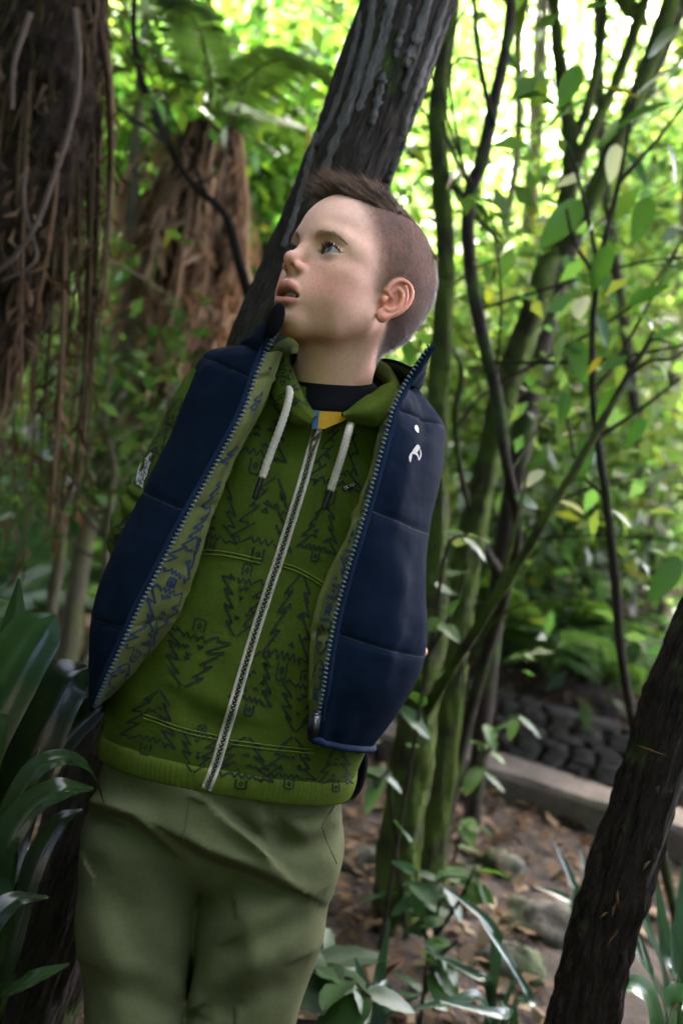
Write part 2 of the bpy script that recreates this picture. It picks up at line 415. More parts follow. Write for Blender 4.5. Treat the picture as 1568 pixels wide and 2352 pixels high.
# ================================================================== the leaning trunk behind the boy
lp = px_path([(556, 985, 1.475), (640, 760, 1.475), (788, 420, 1.485), (940, 0, 1.50), (1060, -330, 1.52)])
lp = to_floor(lp)
root = empty('leaning_trunk', lp[0]); tag(root, 'dark leaning trunk with grey peeling bark strips behind the boy\'s head', 'tree')
o, LP = stem_part('trunk', np.vstack([lp, lp[-1] + (lp[-1] - lp[-2]) * 3.0]), [0.075, 0.068, 0.063, 0.062, 0.064, 0.066, 0.06], M_BARK_GREY, root, lp[0], seg=96, n=420, rough=0.06, ridges=0.055, freq=16, seed=4.0)
def bark_strip(pts, w, mat, name, rad_of, th=0.0032):
    """curved slat of bark lying on the trunk: picture trace, width in px"""
    P = px_path([(u, v, 1.43) for u, v in pts]); P = catmull(P, 26)
    ax = LP; out = []
    for p in P:
        k = np.argmin(np.linalg.norm(ax - p, axis=1)); c = ax[k]; tdir = ax[min(k + 1, len(ax) - 1)] - ax[max(k - 1, 0)]; tdir /= np.linalg.norm(tdir)
        v = CAMT - c; v -= tdir * (v @ tdir); v /= np.linalg.norm(v); side = np.cross(tdir, v)
        # horizontal offset of p from axis as seen from camera
        off = (p - c) @ side * np.linalg.norm(c - CAMT) / np.linalg.norm(p - CAMT); off = np.clip(off, -0.0585, 0.0585)
        n = side * off / 0.064 + v * math.sqrt(max(0.05, 1 - (off / 0.064) ** 2)); out.append((c + n * 0.0675, n, tdir))
    Pc = np.array([o_[0] for o_ in out]); N = np.array([o_[1] for o_ in out]); T = np.gradient(Pc, axis=0); T /= np.linalg.norm(T, axis=1, keepdims=True); S = np.cross(T, N); S /= np.linalg.norm(S, axis=1, keepdims=True)
    wm = w / FPX * 1.43 * (0.75 + 0.25 * np.sin(np.linspace(0.15, 3.0, 26)) + 0.20 * RNG.standard_normal(26)); wm[[0, -1]] *= 0.5; wm *= 1.25
    prof = [(-0.5, -0.004), (-0.42, th * 0.8), (-0.1, th * 1.15), (0.2, th), (0.45, th * 0.75), (0.5, -0.004)]
    G = np.stack([Pc + S * (wm * a)[:, None] + N * (b + 0.0012 * RNG.standard_normal(26))[:, None] for a, b in prof], 1)
    o_ = link_mesh(name, G.reshape(-1, 3), grid_faces(26, 6), mat, root, True, lp[0])
    L = np.r_[0, np.cumsum(np.linalg.norm(np.diff(Pc, axis=0), axis=1))]; vec_attr(o_, 'Grain', np.stack([np.tile([0.1 * i for i in range(6)], (26, 1)), np.zeros((26, 6)), np.tile(L[:, None] * 10, (1, 6))], -1).reshape(-1, 3))
for pts, w in (([(868, -20), (845, 110), (800, 260), (745, 400)], 20), ([(905, -20), (880, 90), (850, 180), (822, 260)], 22), ([(940, 10), (925, 60), (905, 130)], 13), ([(880, 170), (868, 220), (850, 290)], 15),
               ([(990, -30), (960, 70), (930, 150)], 22), ([(1030, -30), (990, 90), (955, 190), (925, 290)], 20), ([(1044, -20), (1015, 80), (985, 170), (950, 270)], 12), ([(842, 10), (815, 130), (770, 260), (735, 330)], 12),
               ([(740, 290), (722, 350), (705, 420), (690, 470)], 14), ([(935, 300), (915, 350), (890, 400)], 12), ([(845, 100), (820, 190), (790, 280)], 11), ([(970, 60), (955, 110), (925, 200)], 10), ([(700, 430), (680, 500), (655, 570)], 12), ([(900, 30), (885, 70), (870, 120)], 10)):
    bark_strip(pts, w, M_STRIP, 'bark_strip', None)

# ================================================================== tree ferns on the left
def hanging_frond(P, w, rng, col, nl=26, leaf=0.10):
    """dead frond: stalk with ragged hanging leaflets"""
    m = MB(); n = len(P); m.add(*tube(P, np.linspace(w, w * 0.35, n), 5), col=np.array(col))
    for k in range(nl):
        t = rng.uniform(0.15, 1.0) * (n - 1); i = min(int(t), n - 2); p = P[i] + (P[i + 1] - P[i]) * (t - i); d = np.array([rng.normal(0, 0.5), rng.normal(0, 0.5), -1.0]) ; d /= np.linalg.norm(d)
        L = leaf * rng.uniform(0.4, 1.2); s = np.cross(d, rng.normal(0, 1, 3)); s /= np.linalg.norm(s); q = p + d * L * 0.5 + rng.normal(0, 0.01, 3)
        c = np.array(col) * rng.uniform(0.5, 1.4)
        m.add(np.array([p, q + s * L * 0.09, p + d * L, q - s * L * 0.09]), [[0, 1, 2, 3]], col=c)
    return m
def frond_mesh(rng, n_p=26, L=1.0, col=(0.05, 0.11, 0.02), curl=0.5):
    """live frond along +Y, unit length: rachis and paired pinnae"""
    m = MB(); t = np.linspace(0, 1, 14); R = np.stack([0 * t, t * (1 - 0.12 * t * curl), 0.25 * np.sin(t * 2.2) * curl - 0.55 * curl * t ** 2.2], -1); m.add(*tube(R, np.linspace(0.010, 0.003, 14), 4), col=np.array([0.06, 0.07, 0.02]))
    for k in range(n_p):
        tt = 0.12 + 0.87 * k / n_p; p = np.array([np.interp(tt, t, R[:, j]) for j in range(3)]); w = 0.24 * np.sin(np.pi * (0.10 + 0.9 * tt) ** 0.75) ** 0.8 + 0.012
        for s in (-1, 1):
            d = np.array([s, 0.42, -0.16]) + rng.normal(0, 0.05, 3); d /= np.linalg.norm(d); q = np.array([0, 1.0, 0]) * 0.55 / n_p
            a = p + d * w * 0.45; b = p + d * w + np.array([0, 0, -0.18 * w]); c = np.array(col) * rng.uniform(0.75, 1.3)
            m.add(np.array([p - q * .6, p + q * .6, a + q, b, a - q]), [[0, 1, 2, 4]], col=c); m.add(np.array([a + q, b, a - q, a - q * .99]), [[0, 1, 2, 3]], col=c)
    V, Fc, C_ = m.get(); return V * L, Fc, C_
_fr = np.random.default_rng(21)
FRONDS = []
for cl in ((0.075, 0.165, 0.045), (0.09, 0.18, 0.05), (0.070, 0.155, 0.065)):
    V, Fc, C_ = frond_mesh(_fr, col=cl, curl=_fr.uniform(0.5, 0.9)); o = link_mesh('frond', V, Fc, M_FERN, cols=C_); FRONDS.append(o.data); bpy.data.objects.remove(o)
def put_frond(k, pos, direction, up, length, parent, base, name='frond'):
    y = np.asarray(direction, float); y /= np.linalg.norm(y); x = np.cross(y, up); x /= np.linalg.norm(x) + 1e-9; z = np.cross(x, y)
    o = bpy.data.objects.new(name, FRONDS[k % len(FRONDS)]); COL.objects.link(o); o.parent = parent; p = np.asarray(pos) - base
    o.matrix_local = Matrix([[x[i] * length, y[i] * length, z[i] * length, p[i]] for i in range(3)] + [[0, 0, 0, 1]]); return o
def tree_fern(pts, rad, label, n_dead, n_live, seed, flen=1.2, dead_col=(0.085, 0.052, 0.030), dl=0.9, spread=1.0, leaf=0.13):
    rng = np.random.default_rng(seed); P = to_floor(px_path(pts)); base = P[0].copy(); r_ = empty('tree_fern', base); tag(r_, label, 'tree fern')
    o, Cn = stem_part('trunk', P, [rad * 1.25, rad * 1.1] + [rad] * (len(P) - 2), M_FIBRE, r_, base, seg=48, n=160, rough=0.16, ridges=0.20, freq=11, seed=seed * 1.7)
    top = P[-1]
    for k in range(n_dead):
        a = 2 * np.pi * (k + rng.uniform(-.3, .3)) / n_dead; rr = rad * rng.uniform(0.95, 1.0 + 0.3 * spread); z0 = rng.uniform(-0.35, 0.02) * dl; L = dl * rng.uniform(0.5, 1.25)
        c = top + np.array([0, 0, z0]); out = np.array([math.cos(a), math.sin(a), 0]); t = np.linspace(0, 1, 9)[:, None]
        ax = (P[-1] - P[-2]); ax = ax / np.linalg.norm(ax)
        Q = c + out * (rad * 0.6 + (rr - rad * 0.6) * np.minimum(1, t * 5) + spread * (0.10 * np.sin(t * np.pi) * rng.uniform(0.2, 1.0) + 0.05 * t * rng.uniform(-0.5, 1))) - ax * (t - 0.10 * np.sin(np.pi * np.minimum(1, t * 4))) * L + np.array([-out[1], out[0], 0]) * 0.10 * spread * np.sin(t * rng.uniform(1, 4)) * rng.uniform(-1, 1)
        m = hanging_frond(Q, rng.uniform(0.004, 0.010), rng, np.array(dead_col) * rng.uniform(0.5, 2.0), int(rng.integers(14, 34)), leaf)
        m.build('dead_frond', M_DEAD, r_, base)
    m = MB(); A_ = catmull(P, 120)
    for k in range(1500):
        i = int(rng.uniform(0.05, 1) * 119); a = rng.uniform(0, 2 * np.pi); o_ = np.array([math.cos(a), math.sin(a), 0]); p = A_[i] + o_ * rad * rng.uniform(0.98, 1.22); L = rng.uniform(0.05, 0.22); w_ = rng.uniform(0.0015, 0.005); s_ = np.array([-o_[1], o_[0], 0])
        q = p + np.array([0, 0, -L * 0.5]) + o_ * rng.uniform(0, 0.025) + s_ * rng.normal(0, 0.012); e = p + np.array([0, 0, -L]) + o_ * rng.uniform(-0.01, 0.03) + s_ * rng.normal(0, 0.02)
        m.add(np.array([p - s_ * w_, p + s_ * w_, q + s_ * w_, e, e, q - s_ * w_]), [[0, 1, 2, 5], [5, 2, 3, 4]], col=np.array(dead_col) * rng.choice([0.35, 0.7, 1.2, 1.9], p=[.35, .3, .25, .1]))
    m.build('loose_fibres', M_DEAD, r_, base, False, kind='stuff')
    for k in range(n_live):
        a = 2 * np.pi * (k + rng.uniform(-.3, .3)) / n_live; el = rng.uniform(0.15, 0.9)
        put_frond(k, top + np.array([0, 0, 0.05]), (math.cos(a) * math.cos(el), math.sin(a) * math.cos(el), math.sin(el)), (0, 0, 1), flen * rng.uniform(0.8, 1.15), r_, base)
    return r_, P
tree_fern([(-260, 1250, 2.35), (-130, 930, 2.33), (10, 620, 2.3), (90, 300, 2.3), (118, 60, 2.3), (122, -60, 2.3)], 0.115, 'tall tree fern with shaggy brown trunk at the left edge', 44, 6, 3, 1.1, (0.085, 0.050, 0.030), 0.95, spread=0.35, leaf=0.07)
tree_fern([(410, 860, 3.5), (440, 640, 3.5), (468, 430, 3.5), (485, 300, 3.5)], 0.10, 'rust brown tree fern with hanging dead fronds beside the boy\'s shoulder', 60, 7, 5, 0.7, (0.26, 0.155, 0.09), 0.85, spread=1.3, leaf=0.12)
# long pale dead stalks hanging down the near fern
def vine(name, label, cat, pts, r, mat, seed=1.0):
    P = px_path(pts); V, Fc, G, Cn = stem_mesh(P, [r, r * 0.9, r * 0.7], seg=8, n=60, rough=0.15, seed=seed); o = link_mesh(name, V, Fc, mat, None, True); vec_attr(o, 'Grain', G); return tag(o, label, cat)
M_STALK = mat_bark('dry_pale_stalk', (0.12, 0.08, 0.055), (0.32, 0.235, 0.175), 0.0)
vine('dry_stalk', 'long pale dry stalk curving down the shaggy tree fern trunk', 'dead stalk', [(172, 20, 2.06), (182, 160, 2.05), (165, 280, 2.04), (120, 420, 2.03), (85, 510, 2.03), (35, 590, 2.04), (-30, 640, 2.06)], 0.0062, M_STALK)
vine('dry_stalk', 'thin pale root looping low on the shaggy tree fern', 'dead stalk', [(62, 380, 2.05), (55, 470, 2.04), (85, 580, 2.03), (60, 620, 2.03), (5, 645, 2.04)], 0.0042, M_STALK)
vine('dry_stalk', 'dry stalk hanging straight down at the left frame edge', 'dead stalk', [(70, 30, 2.06), (35, 140, 2.05), (28, 250, 2.05)], 0.006, M_STALK)
vine('vine', 'slack thin vine hanging from the shaggy fern towards the rusty stump', 'vine', [(75, 495, 2.05), (110, 530, 2.3), (200, 570, 2.6), (330, 640, 3.0), (420, 700, 3.2)], 0.005, M_BARK_PALE)

# ================================================================== slender stems
def tree(name, label, cat, trunk, R, mat, branches=(), group=None, twigs=9, leafy=14, **k):
    P = to_floor(px_path(trunk)); base = P[0].copy(); r_ = empty(name, base); tag(r_, label, cat, group)
    R = [R[0] * 1.1, R[0]] + list(R) if len(P) > len(trunk) else list(R)
    stem_part('trunk', P, R, mat, r_, base, **k)
    for bp, br in branches: stem_part('branch', px_path(bp), br, mat, r_, base, **{**k, 'seg': 12, 'n': 50})
    if twigs:
        rng = np.random.default_rng(int(k.get('seed', 1) * 7)); A = catmull(px_path(trunk), 60); LV = []
        for j in range(twigs):
            p = A[int(rng.uniform(0.25, 0.97) * 59)]; az = rng.uniform(0, 2 * np.pi); d = np.array([math.cos(az), 0.6 * math.sin(az), rng.uniform(0.1, 1.1)]); d /= np.linalg.norm(d); L = rng.uniform(0.25, 0.75); q = p + d * L * 0.5 + rng.normal(0, 0.05, 3); e = p + d * L + rng.normal(0, 0.09, 3) + [0, 0, -0.08]
            w_ = rng.uniform(0.0025, 0.005); stem_part('twig', np.array([p, q, e]), [w_, w_ * 0.8, w_ * 0.35], mat, r_, base, seg=6, n=18, seed=rng.uniform(0, 50))
            t = rng.uniform(0.35, 1.05, (leafy, 1)); LV.append(p + (e - p) * t + rng.normal(0, 0.05, (leafy, 3)))
        if leafy:
            LV = np.vstack(LV); V, Fc, C_ = leaf_quads(LV, 0.065, rng, leaf_cols(len(LV), rng, (0.075, 0.15, 0.028), 0.35, 0.12), 0.5, 0.5); link_mesh('crown', V, Fc, M_CANOPY, r_, False, base, cols=C_, kind='stuff')
    return r_, base
px2m = lambda w, d: w / 2 / FPX * d
tree('slender_tree', 'pale forked sapling in front of the ferns left of the boy', 'tree', [(118, 1400, 3.0), (140, 1260, 3.0), (148, 1170, 3.0), (205, 1040, 3.0), (240, 960, 3.05), (300, 880, 3.1)], [px2m(30, 3), px2m(26, 3), px2m(22, 3), px2m(17, 3), px2m(14, 3), px2m(9, 3)], M_BARK_PALE,
     [([(148, 1170, 3.0), (110, 1090, 3.0), (50, 1035, 3.0), (-20, 1110, 3.0)], [px2m(15, 3), px2m(12, 3), px2m(11, 3), px2m(8, 3)]), ([(146, 1175, 3.0), (118, 1060, 3.0), (122, 980, 3.05), (135, 900, 3.1)], [px2m(12, 3), px2m(10, 3), px2m(8, 3), px2m(5, 3)]), ([(205, 1040, 3.0), (190, 960, 3.0), (180, 880, 3.0)], [px2m(11, 3), px2m(8, 3), px2m(6, 3)])], seg=16, n=70, seed=1.0)
tree('slender_tree', 'olive mossy stem rising between the forked sapling and the boy\'s sleeve', 'tree', [(160, 1500, 3.3), (185, 1300, 3.3), (225, 1120, 3.3), (270, 930, 3.3), (292, 780, 3.35), (300, 600, 3.4), (310, 350, 3.45), (330, 100, 3.5), (345, -120, 3.6)], [px2m(w, 3.3) for w in (50, 46, 44, 40, 36, 30, 26, 22, 20)], M_BARK_PALE,
     [([(255, 985, 3.3), (300, 900, 3.2), (380, 850, 3.1)], [px2m(16, 3.2), px2m(12, 3.2), px2m(8, 3.2)])], seg=20, n=110, seed=2.0)
tree('slender_tree', 'thin crooked stem just left of the boy\'s elbow', 'tree', [(195, 1520, 2.7), (230, 1400, 2.7), (250, 1200, 2.7), (262, 1080, 2.75), (240, 960, 2.8), (255, 840, 2.85)], [px2m(w, 2.7) for w in (30, 22, 18, 15, 13, 10)], M_BARK_PALE, [([(240, 1230, 2.7), (215, 1180, 2.7), (150, 1205, 2.7)], [px2m(10, 2.7), px2m(8, 2.7), px2m(5, 2.7)])], seg=14, n=70, seed=3.0)
tree('slender_tree', 'dark thin branchy stem arching over the rusty fern stump', 'tree', [(560, 640, 3.0), (520, 500, 2.95), (440, 420, 2.9), (385, 330, 2.85), (330, 200, 2.8), (308, 80, 2.8), (312, -60, 2.8)], [px2m(w, 2.9) for w in (26, 20, 16, 15, 14, 13, 12)], M_BARK_DARK,
     [([(385, 330, 2.85), (330, 290, 2.7), (250, 230, 2.5), (200, 160, 2.4)], [px2m(9, 2.8)] * 2 + [px2m(6, 2.6)] * 2), ([(330, 200, 2.8), (420, 230, 2.9), (520, 260, 3.0)], [px2m(9, 2.8), px2m(7, 2.8), px2m(4, 2.8)])], seg=12, n=70, seed=4.0)
tree('slender_tree', 'brown upright trunk behind the rusty fern stump', 'tree', [(545, 900, 4.2), (525, 600, 4.2), (512, 400, 4.2), (500, 280, 4.25), (480, 60, 4.3), (470, -120, 4.4)], [px2m(w, 4.2) for w in (60, 52, 46, 36, 30, 26)], M_BARK_BROWN, seg=20, n=80, seed=5.0)
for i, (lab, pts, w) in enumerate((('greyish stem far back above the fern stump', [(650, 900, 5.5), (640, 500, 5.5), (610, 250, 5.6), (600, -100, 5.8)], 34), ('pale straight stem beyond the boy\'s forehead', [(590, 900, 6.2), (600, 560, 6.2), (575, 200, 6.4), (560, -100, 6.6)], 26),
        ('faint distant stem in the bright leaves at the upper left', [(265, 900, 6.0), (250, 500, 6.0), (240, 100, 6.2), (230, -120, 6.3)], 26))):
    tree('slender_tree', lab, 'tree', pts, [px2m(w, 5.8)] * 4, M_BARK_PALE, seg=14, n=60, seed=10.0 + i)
# right-hand group
MT1 = tree('mossy_tree', 'thick moss covered trunk rising beside the navy vest', 'tree', [(900, 2360, 2.3), (905, 2150, 2.3), (925, 1900, 2.3), (955, 1650, 2.3), (985, 1420, 2.35), (1000, 1180, 2.4), (1008, 900, 2.45), (1022, 640, 2.5), (1012, 420, 2.5), (1005, 260, 2.5), (1030, 60, 2.55), (1060, -150, 2.6)], [px2m(w, 2.35) for w in (105, 100, 96, 92, 78, 60, 46, 44, 40, 38, 40, 36)], M_BARK_MOSS,
     [([(1010, 380, 2.5), (1045, 430, 2.45), (1080, 480, 2.4), (1150, 560, 2.35)], [px2m(22, 2.45), px2m(18, 2.45), px2m(14, 2.4), px2m(8, 2.4)]),
      ([(975, 1640, 2.28), (1030, 1545, 2.2), (1110, 1420, 2.1), (1180, 1310, 2.05), (1245, 1200, 2.0), (1300, 1110, 2.0), (1370, 990, 2.0), (1430, 880, 2.0), (1480, 800, 2.0), (1500, 760, 2.0)], [px2m(w, 2) for w in (34, 28, 25, 23, 21, 20, 18, 15, 11, 7)]), ([(1440, 865, 2.0), (1490, 830, 2.0), (1540, 825, 2.0), (1580, 800, 2.0)], [px2m(w, 2) for w in (10, 8, 6, 4)]),
      ([(1470, 820, 2.0), (1500, 780, 2.0), (1550, 790, 2.0)], [px2m(w, 2) for w in (8, 6, 4)]), ([(1110, 1420, 2.1), (1160, 1300, 2.1), (1190, 1180, 2.1), (1215, 1060, 2.15)], [px2m(w, 2) for w in (12, 11, 9, 6)])], seg=48, n=300, rough=0.24, ridges=0.05, seed=20.0)
MT2 = tree('mossy_tree', 'bright green mossy stem forking to the right of the thick mossy trunk', 'tree', [(965, 2360, 2.55), (985, 2100, 2.55), (1000, 1900, 2.55), (1030, 1640, 2.55), (1050, 1450, 2.6), (1075, 1280, 2.65), (1120, 1060, 2.7), (1165, 880, 2.7), (1205, 760, 2.7), (1240, 660, 2.7), (1280, 540, 2.75), (1310, 400, 2.8), (1300, 250, 2.85), (1275, 60, 2.9), (1265, -140, 3.0)], [px2m(w, 2.65) for w in (70, 66, 62, 58, 56, 58, 60, 60, 56, 54, 46, 40, 34, 28, 24)], M_BARK_MOSS,
     [([(1265, 600, 2.75), (1310, 540, 2.7), (1370, 430, 2.65), (1430, 290, 2.6), (1500, 120, 2.6), (1560, -60, 2.6)], [px2m(w, 2.7) for w in (40, 36, 34, 34, 36, 36)]), ([(1300, 420, 2.8), (1345, 330, 2.8), (1420, 170, 2.8), (1480, 0, 2.8), (1500, -80, 2.8)], [px2m(w, 2.8) for w in (28, 26, 24, 24, 24)]),
      ([(1310, 330, 2.85), (1350, 240, 2.9), (1380, 80, 3.0), (1390, -80, 3.1)], [px2m(w, 2.9) for w in (22, 22, 20, 18)]), ([(1165, 880, 2.7), (1110, 800, 2.6), (1080, 700, 2.55)], [px2m(20, 2.7), px2m(12, 2.6), px2m(8, 2.6)])], seg=44, n=320, rough=0.22, ridges=0.05, seed=22.0)
tree('slender_tree', 'dark upright stem with a lichen twig right of the boy\'s head', 'tree', [(1010, 1980, 2.6), (1045, 1780, 2.6), (1100, 1560, 2.55), (1160, 1360, 2.45), (1188, 1210, 2.3), (1160, 1050, 2.2), (1140, 910, 2.25), (1112, 790, 2.25), (1085, 660, 2.3), (1074, 540, 2.3), (1080, 440, 2.3), (1105, 370, 2.3), (1135, 230, 2.35), (1165, 80, 2.4), (1180, -100, 2.4)], [px2m(w, 2.3) for w in (40, 36, 30, 26, 22, 24, 28, 30, 30, 30, 30, 32, 30, 26, 24)], M_BARK_BROWN,
     [([(1135, 290, 2.3), (1112, 200, 2.3), (1095, 90, 2.3), (1085, -60, 2.3)], [px2m(w, 2.3) for w in (15, 13, 12, 11)]), ([(1090, 430, 2.3), (1060, 390, 2.25), (1030, 330, 2.2), (1015, 280, 2.2)], [px2m(w, 2.25) for w in (14, 10, 8, 5)])], seg=18, n=130, seed=24.0)
tree('slender_tree', 'brown trunk behind the forked mossy stem at the right', 'tree', [(1120, 1560, 3.0), (1150, 1300, 3.0), (1190, 1060, 3.0), (1215, 900, 3.0), (1262, 690, 2.95), (1290, 620, 2.9), (1340, 480, 2.9), (1420, 320, 2.9), (1500, 160, 2.9), (1590, -60, 2.9)], [px2m(w, 3) for w in (40, 44, 50, 56, 62, 40, 36, 34, 34, 34)], M_BARK_BROWN, [([(1160, 1330, 3.0), (1110, 1250, 2.8), (1065, 1120, 2.6), (1045, 960, 2.5), (1060, 860, 2.45), (1040, 800, 2.4)], [px2m(w, 2.6) for w in (20, 16, 14, 13, 10, 6)]), ([(1048, 980, 2.5), (1120, 900, 2.45), (1180, 940, 2.4)], [px2m(9, 2.4), px2m(6, 2.4), px2m(4, 2.4)])], seg=24, n=140, seed=26.0)
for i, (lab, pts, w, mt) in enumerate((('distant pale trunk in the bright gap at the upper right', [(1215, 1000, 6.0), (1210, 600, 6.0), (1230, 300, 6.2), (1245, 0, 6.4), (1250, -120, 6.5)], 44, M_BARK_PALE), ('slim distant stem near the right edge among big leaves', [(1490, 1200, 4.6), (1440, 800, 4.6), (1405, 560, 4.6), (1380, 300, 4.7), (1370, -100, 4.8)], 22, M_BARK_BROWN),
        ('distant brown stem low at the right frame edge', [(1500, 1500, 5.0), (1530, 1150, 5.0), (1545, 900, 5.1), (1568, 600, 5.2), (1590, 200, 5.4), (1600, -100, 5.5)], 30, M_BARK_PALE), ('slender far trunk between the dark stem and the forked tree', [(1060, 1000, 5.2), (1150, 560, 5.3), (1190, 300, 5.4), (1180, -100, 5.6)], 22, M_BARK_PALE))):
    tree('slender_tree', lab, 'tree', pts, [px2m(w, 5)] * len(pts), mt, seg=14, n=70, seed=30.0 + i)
# dark wet trunk in the lower right foreground
P = px_path([(1322, 2420, 1.33), (1398, 2100, 1.33), (1458, 1890, 1.34), (1525, 1690, 1.35), (1600, 1480, 1.36), (1680, 1290, 1.38), (1790, 1000, 1.42), (1920, 600, 1.48), (2080, 50, 1.55), (2230, -500, 1.62)])
P = to_floor(P); root2 = empty('dark_trunk', P[0]); tag(root2, 'dark wet leaning trunk in the lower right corner with a split silvery edge', 'tree')
stem_part('trunk', P, [0.052, 0.047, 0.041, 0.039, 0.038, 0.037, 0.038, 0.036, 0.036, 0.034, 0.032, 0.030], M_BARK_DARK, root2, P[0], seg=96, n=640, rough=0.10, ridges=0.17, freq=15, seed=41.0)
_eg = px_path([(1440, 2150, 1.315), (1482, 2020, 1.312), (1525, 1890, 1.318), (1568, 1770, 1.325), (1620, 1640, 1.335)]); stem_part('bark_strip', _eg, [0.004, 0.007, 0.007, 0.006, 0.003], M_STRIP, root2, P[0], seg=8, n=40, seed=43.0)
for k in range(7):                                             # torn bark flakes
    t_ = RNG.uniform(0.15, 0.85); uu = np.interp(t_, [0, 1], [1335, 1560]) + RNG.uniform(-40, 45); vv = np.interp(t_, [0, 1], [2352, 1590])
    p = at(uu, vv, 1.283 + abs(uu - np.interp(vv, [1590, 2352], [1560, 1335])) * 0.0003); a = RNG.normal(0, 1, 3) * 0.006 + np.array([0.002, 0, 0.010])
    m = MB(); m.add(*tube(np.array([p - a, p, p + a * 0.9 + [0.002, -0.003, 0]]), [0.0006, 0.0022, 0.0006], 5), col=(0.11, 0.06, 0.032)); m.build('bark_flake', M_DEAD, root2, P[0])
# ================================================================== foliage
def crown_leaves(boxes, n, size, base, seed, var=0.35, yel=0.06, clump=0.28, up=0.5, aspect=0.45, keep=None):
    """leaves gathered in clumps through the given picture regions: (u0, u1, v0, v1, d0, d1, weight)"""
    rng = np.random.default_rng(seed); w = np.array([b[6] for b in boxes], float); w /= w.sum(); P = []; 
    for b, wk in zip(boxes, w):
        nc = max(2, int(n * wk / 26)); u = rng.uniform(b[0], b[1], nc); v = rng.uniform(b[2], b[3], nc); d = rng.uniform(b[4], b[5], nc)
        if keep is not None:
            ok = rng.random(nc) < keep(u, v); u, v, d = u[ok], v[ok], d[ok]; nc = len(u)
            if nc == 0: continue
        C_ = np.array([at(a, c, e) for a, c, e in zip(u, v, d)]); k = int(n * wk / nc) if keep is None else 26
        q = np.repeat(C_, k, 0) + rng.normal(0, 1, (nc * k, 3)) * clump * np.array([1, 1, 0.55]) * np.repeat(rng.uniform(0.5, 1.3, nc), k)[:, None]; P.append(q)
    P = np.vstack(P); P = P[P[:, 2] > gz(P[:, 0], P[:, 1]) + 0.05]
    cl = leaf_cols(len(P), rng, base, var, yel); cl = cl * (1 + 0.3 * vnoise(P * 1.2))[:, None]
    return leaf_quads(P, size, rng, cl, up, aspect)
def world_crown(boxes, n, size, base, seed, clump=0.3, hole=None):
    rng = np.random.default_rng(seed); w = np.array([b[6] for b in boxes], float); w /= w.sum(); P = []
    for b, wk in zip(boxes, w):
        nc = max(3, int(n * wk / 30)); C_ = np.stack([rng.uniform(b[0], b[1], nc), rng.uniform(b[2], b[3], nc), rng.uniform(b[4], b[5], nc)], -1)
        P.append(np.repeat(C_, 30, 0) + rng.normal(0, 1, (nc * 30, 3)) * clump * np.array([1, 1, 0.4]))
    P = np.vstack(P)
    if hole is not None: P = P[~((P[:, 0] > hole[0]) & (P[:, 0] < hole[1]) & (P[:, 1] > hole[2]) & (P[:, 1] < hole[3]))]
    return leaf_quads(P, size, rng, leaf_cols(len(P), rng, base, 0.3, 0.1), 0.8, 0.5)
def foliage_tree(name, label, cat, trunk, R, boxes, n, size, base, seed, mat=None, group=None, bark=None, limbs=16, **k):
    """background tree: trunk, limbs reaching into the leaf clumps, crown"""
    rng = np.random.default_rng(seed + 500); P = to_floor(px_path(trunk)); b0 = P[0].copy(); r_ = empty(name, b0); tag(r_, label, cat, group)
    stem_part('trunk', P, [R * 1.15, R] + [R * (1 - 0.5 * i / len(trunk)) for i in range(len(trunk))], bark or M_BARK_BROWN, r_, b0, seg=12, n=50, seed=seed)
    for i in range(limbs):
        bx = boxes[int(rng.integers(len(boxes)))]; e = at(rng.uniform(bx[0], bx[1]), rng.uniform(bx[2], bx[3]), rng.uniform(bx[4], bx[5])); s = P[int(rng.integers(2, len(P)))]
        stem_part('branch', np.array([s, s * 0.5 + e * 0.5 + rng.normal(0, 0.12, 3), e]), [R * 0.32, R * 0.2, R * 0.08], bark or M_BARK_BROWN, r_, b0, seg=7, n=20, seed=seed + i)
    V, Fc, C_ = crown_leaves(boxes, n, size, base, seed, **k)
    link_mesh('crown', V, Fc, mat or M_CANOPY, r_, False, b0, cols=C_, kind='stuff'); return r_
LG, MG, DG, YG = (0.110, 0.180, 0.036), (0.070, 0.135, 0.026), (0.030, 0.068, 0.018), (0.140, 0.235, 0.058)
def gap(u, v):
    """fewer leaves where the sky opens at the upper right"""
    g = 1 - 0.86 * np.exp(-(((u - 1230) / 135) ** 2 + ((v - 260) / 230) ** 2)) - 0.85 * np.exp(-(((u - 1450) / 170) ** 2 + ((v - 10) / 150) ** 2))
    return np.clip(g, 0.02, 1)
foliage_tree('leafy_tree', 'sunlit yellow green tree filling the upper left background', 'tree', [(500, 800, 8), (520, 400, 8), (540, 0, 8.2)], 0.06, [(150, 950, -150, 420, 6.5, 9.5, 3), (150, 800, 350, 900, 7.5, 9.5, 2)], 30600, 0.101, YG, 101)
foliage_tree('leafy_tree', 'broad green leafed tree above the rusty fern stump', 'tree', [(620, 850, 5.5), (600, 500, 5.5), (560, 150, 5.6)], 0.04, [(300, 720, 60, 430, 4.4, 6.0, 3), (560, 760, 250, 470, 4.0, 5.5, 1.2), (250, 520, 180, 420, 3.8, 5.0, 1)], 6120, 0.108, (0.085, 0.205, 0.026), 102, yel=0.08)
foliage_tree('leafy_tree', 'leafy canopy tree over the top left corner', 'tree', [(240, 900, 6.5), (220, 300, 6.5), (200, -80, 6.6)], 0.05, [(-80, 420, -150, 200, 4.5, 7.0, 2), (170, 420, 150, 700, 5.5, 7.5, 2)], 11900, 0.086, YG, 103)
foliage_tree('leafy_tree', 'pale green tree in the bright centre gap right of the head', 'tree', [(1110, 1100, 9.5), (1100, 600, 9.5), (1090, 100, 9.8)], 0.07, [(900, 1350, 250, 1000, 8.5, 12, 3), (900, 1200, -100, 300, 8.5, 11, 1.5)], 18700, 0.108, YG, 104, keep=gap)
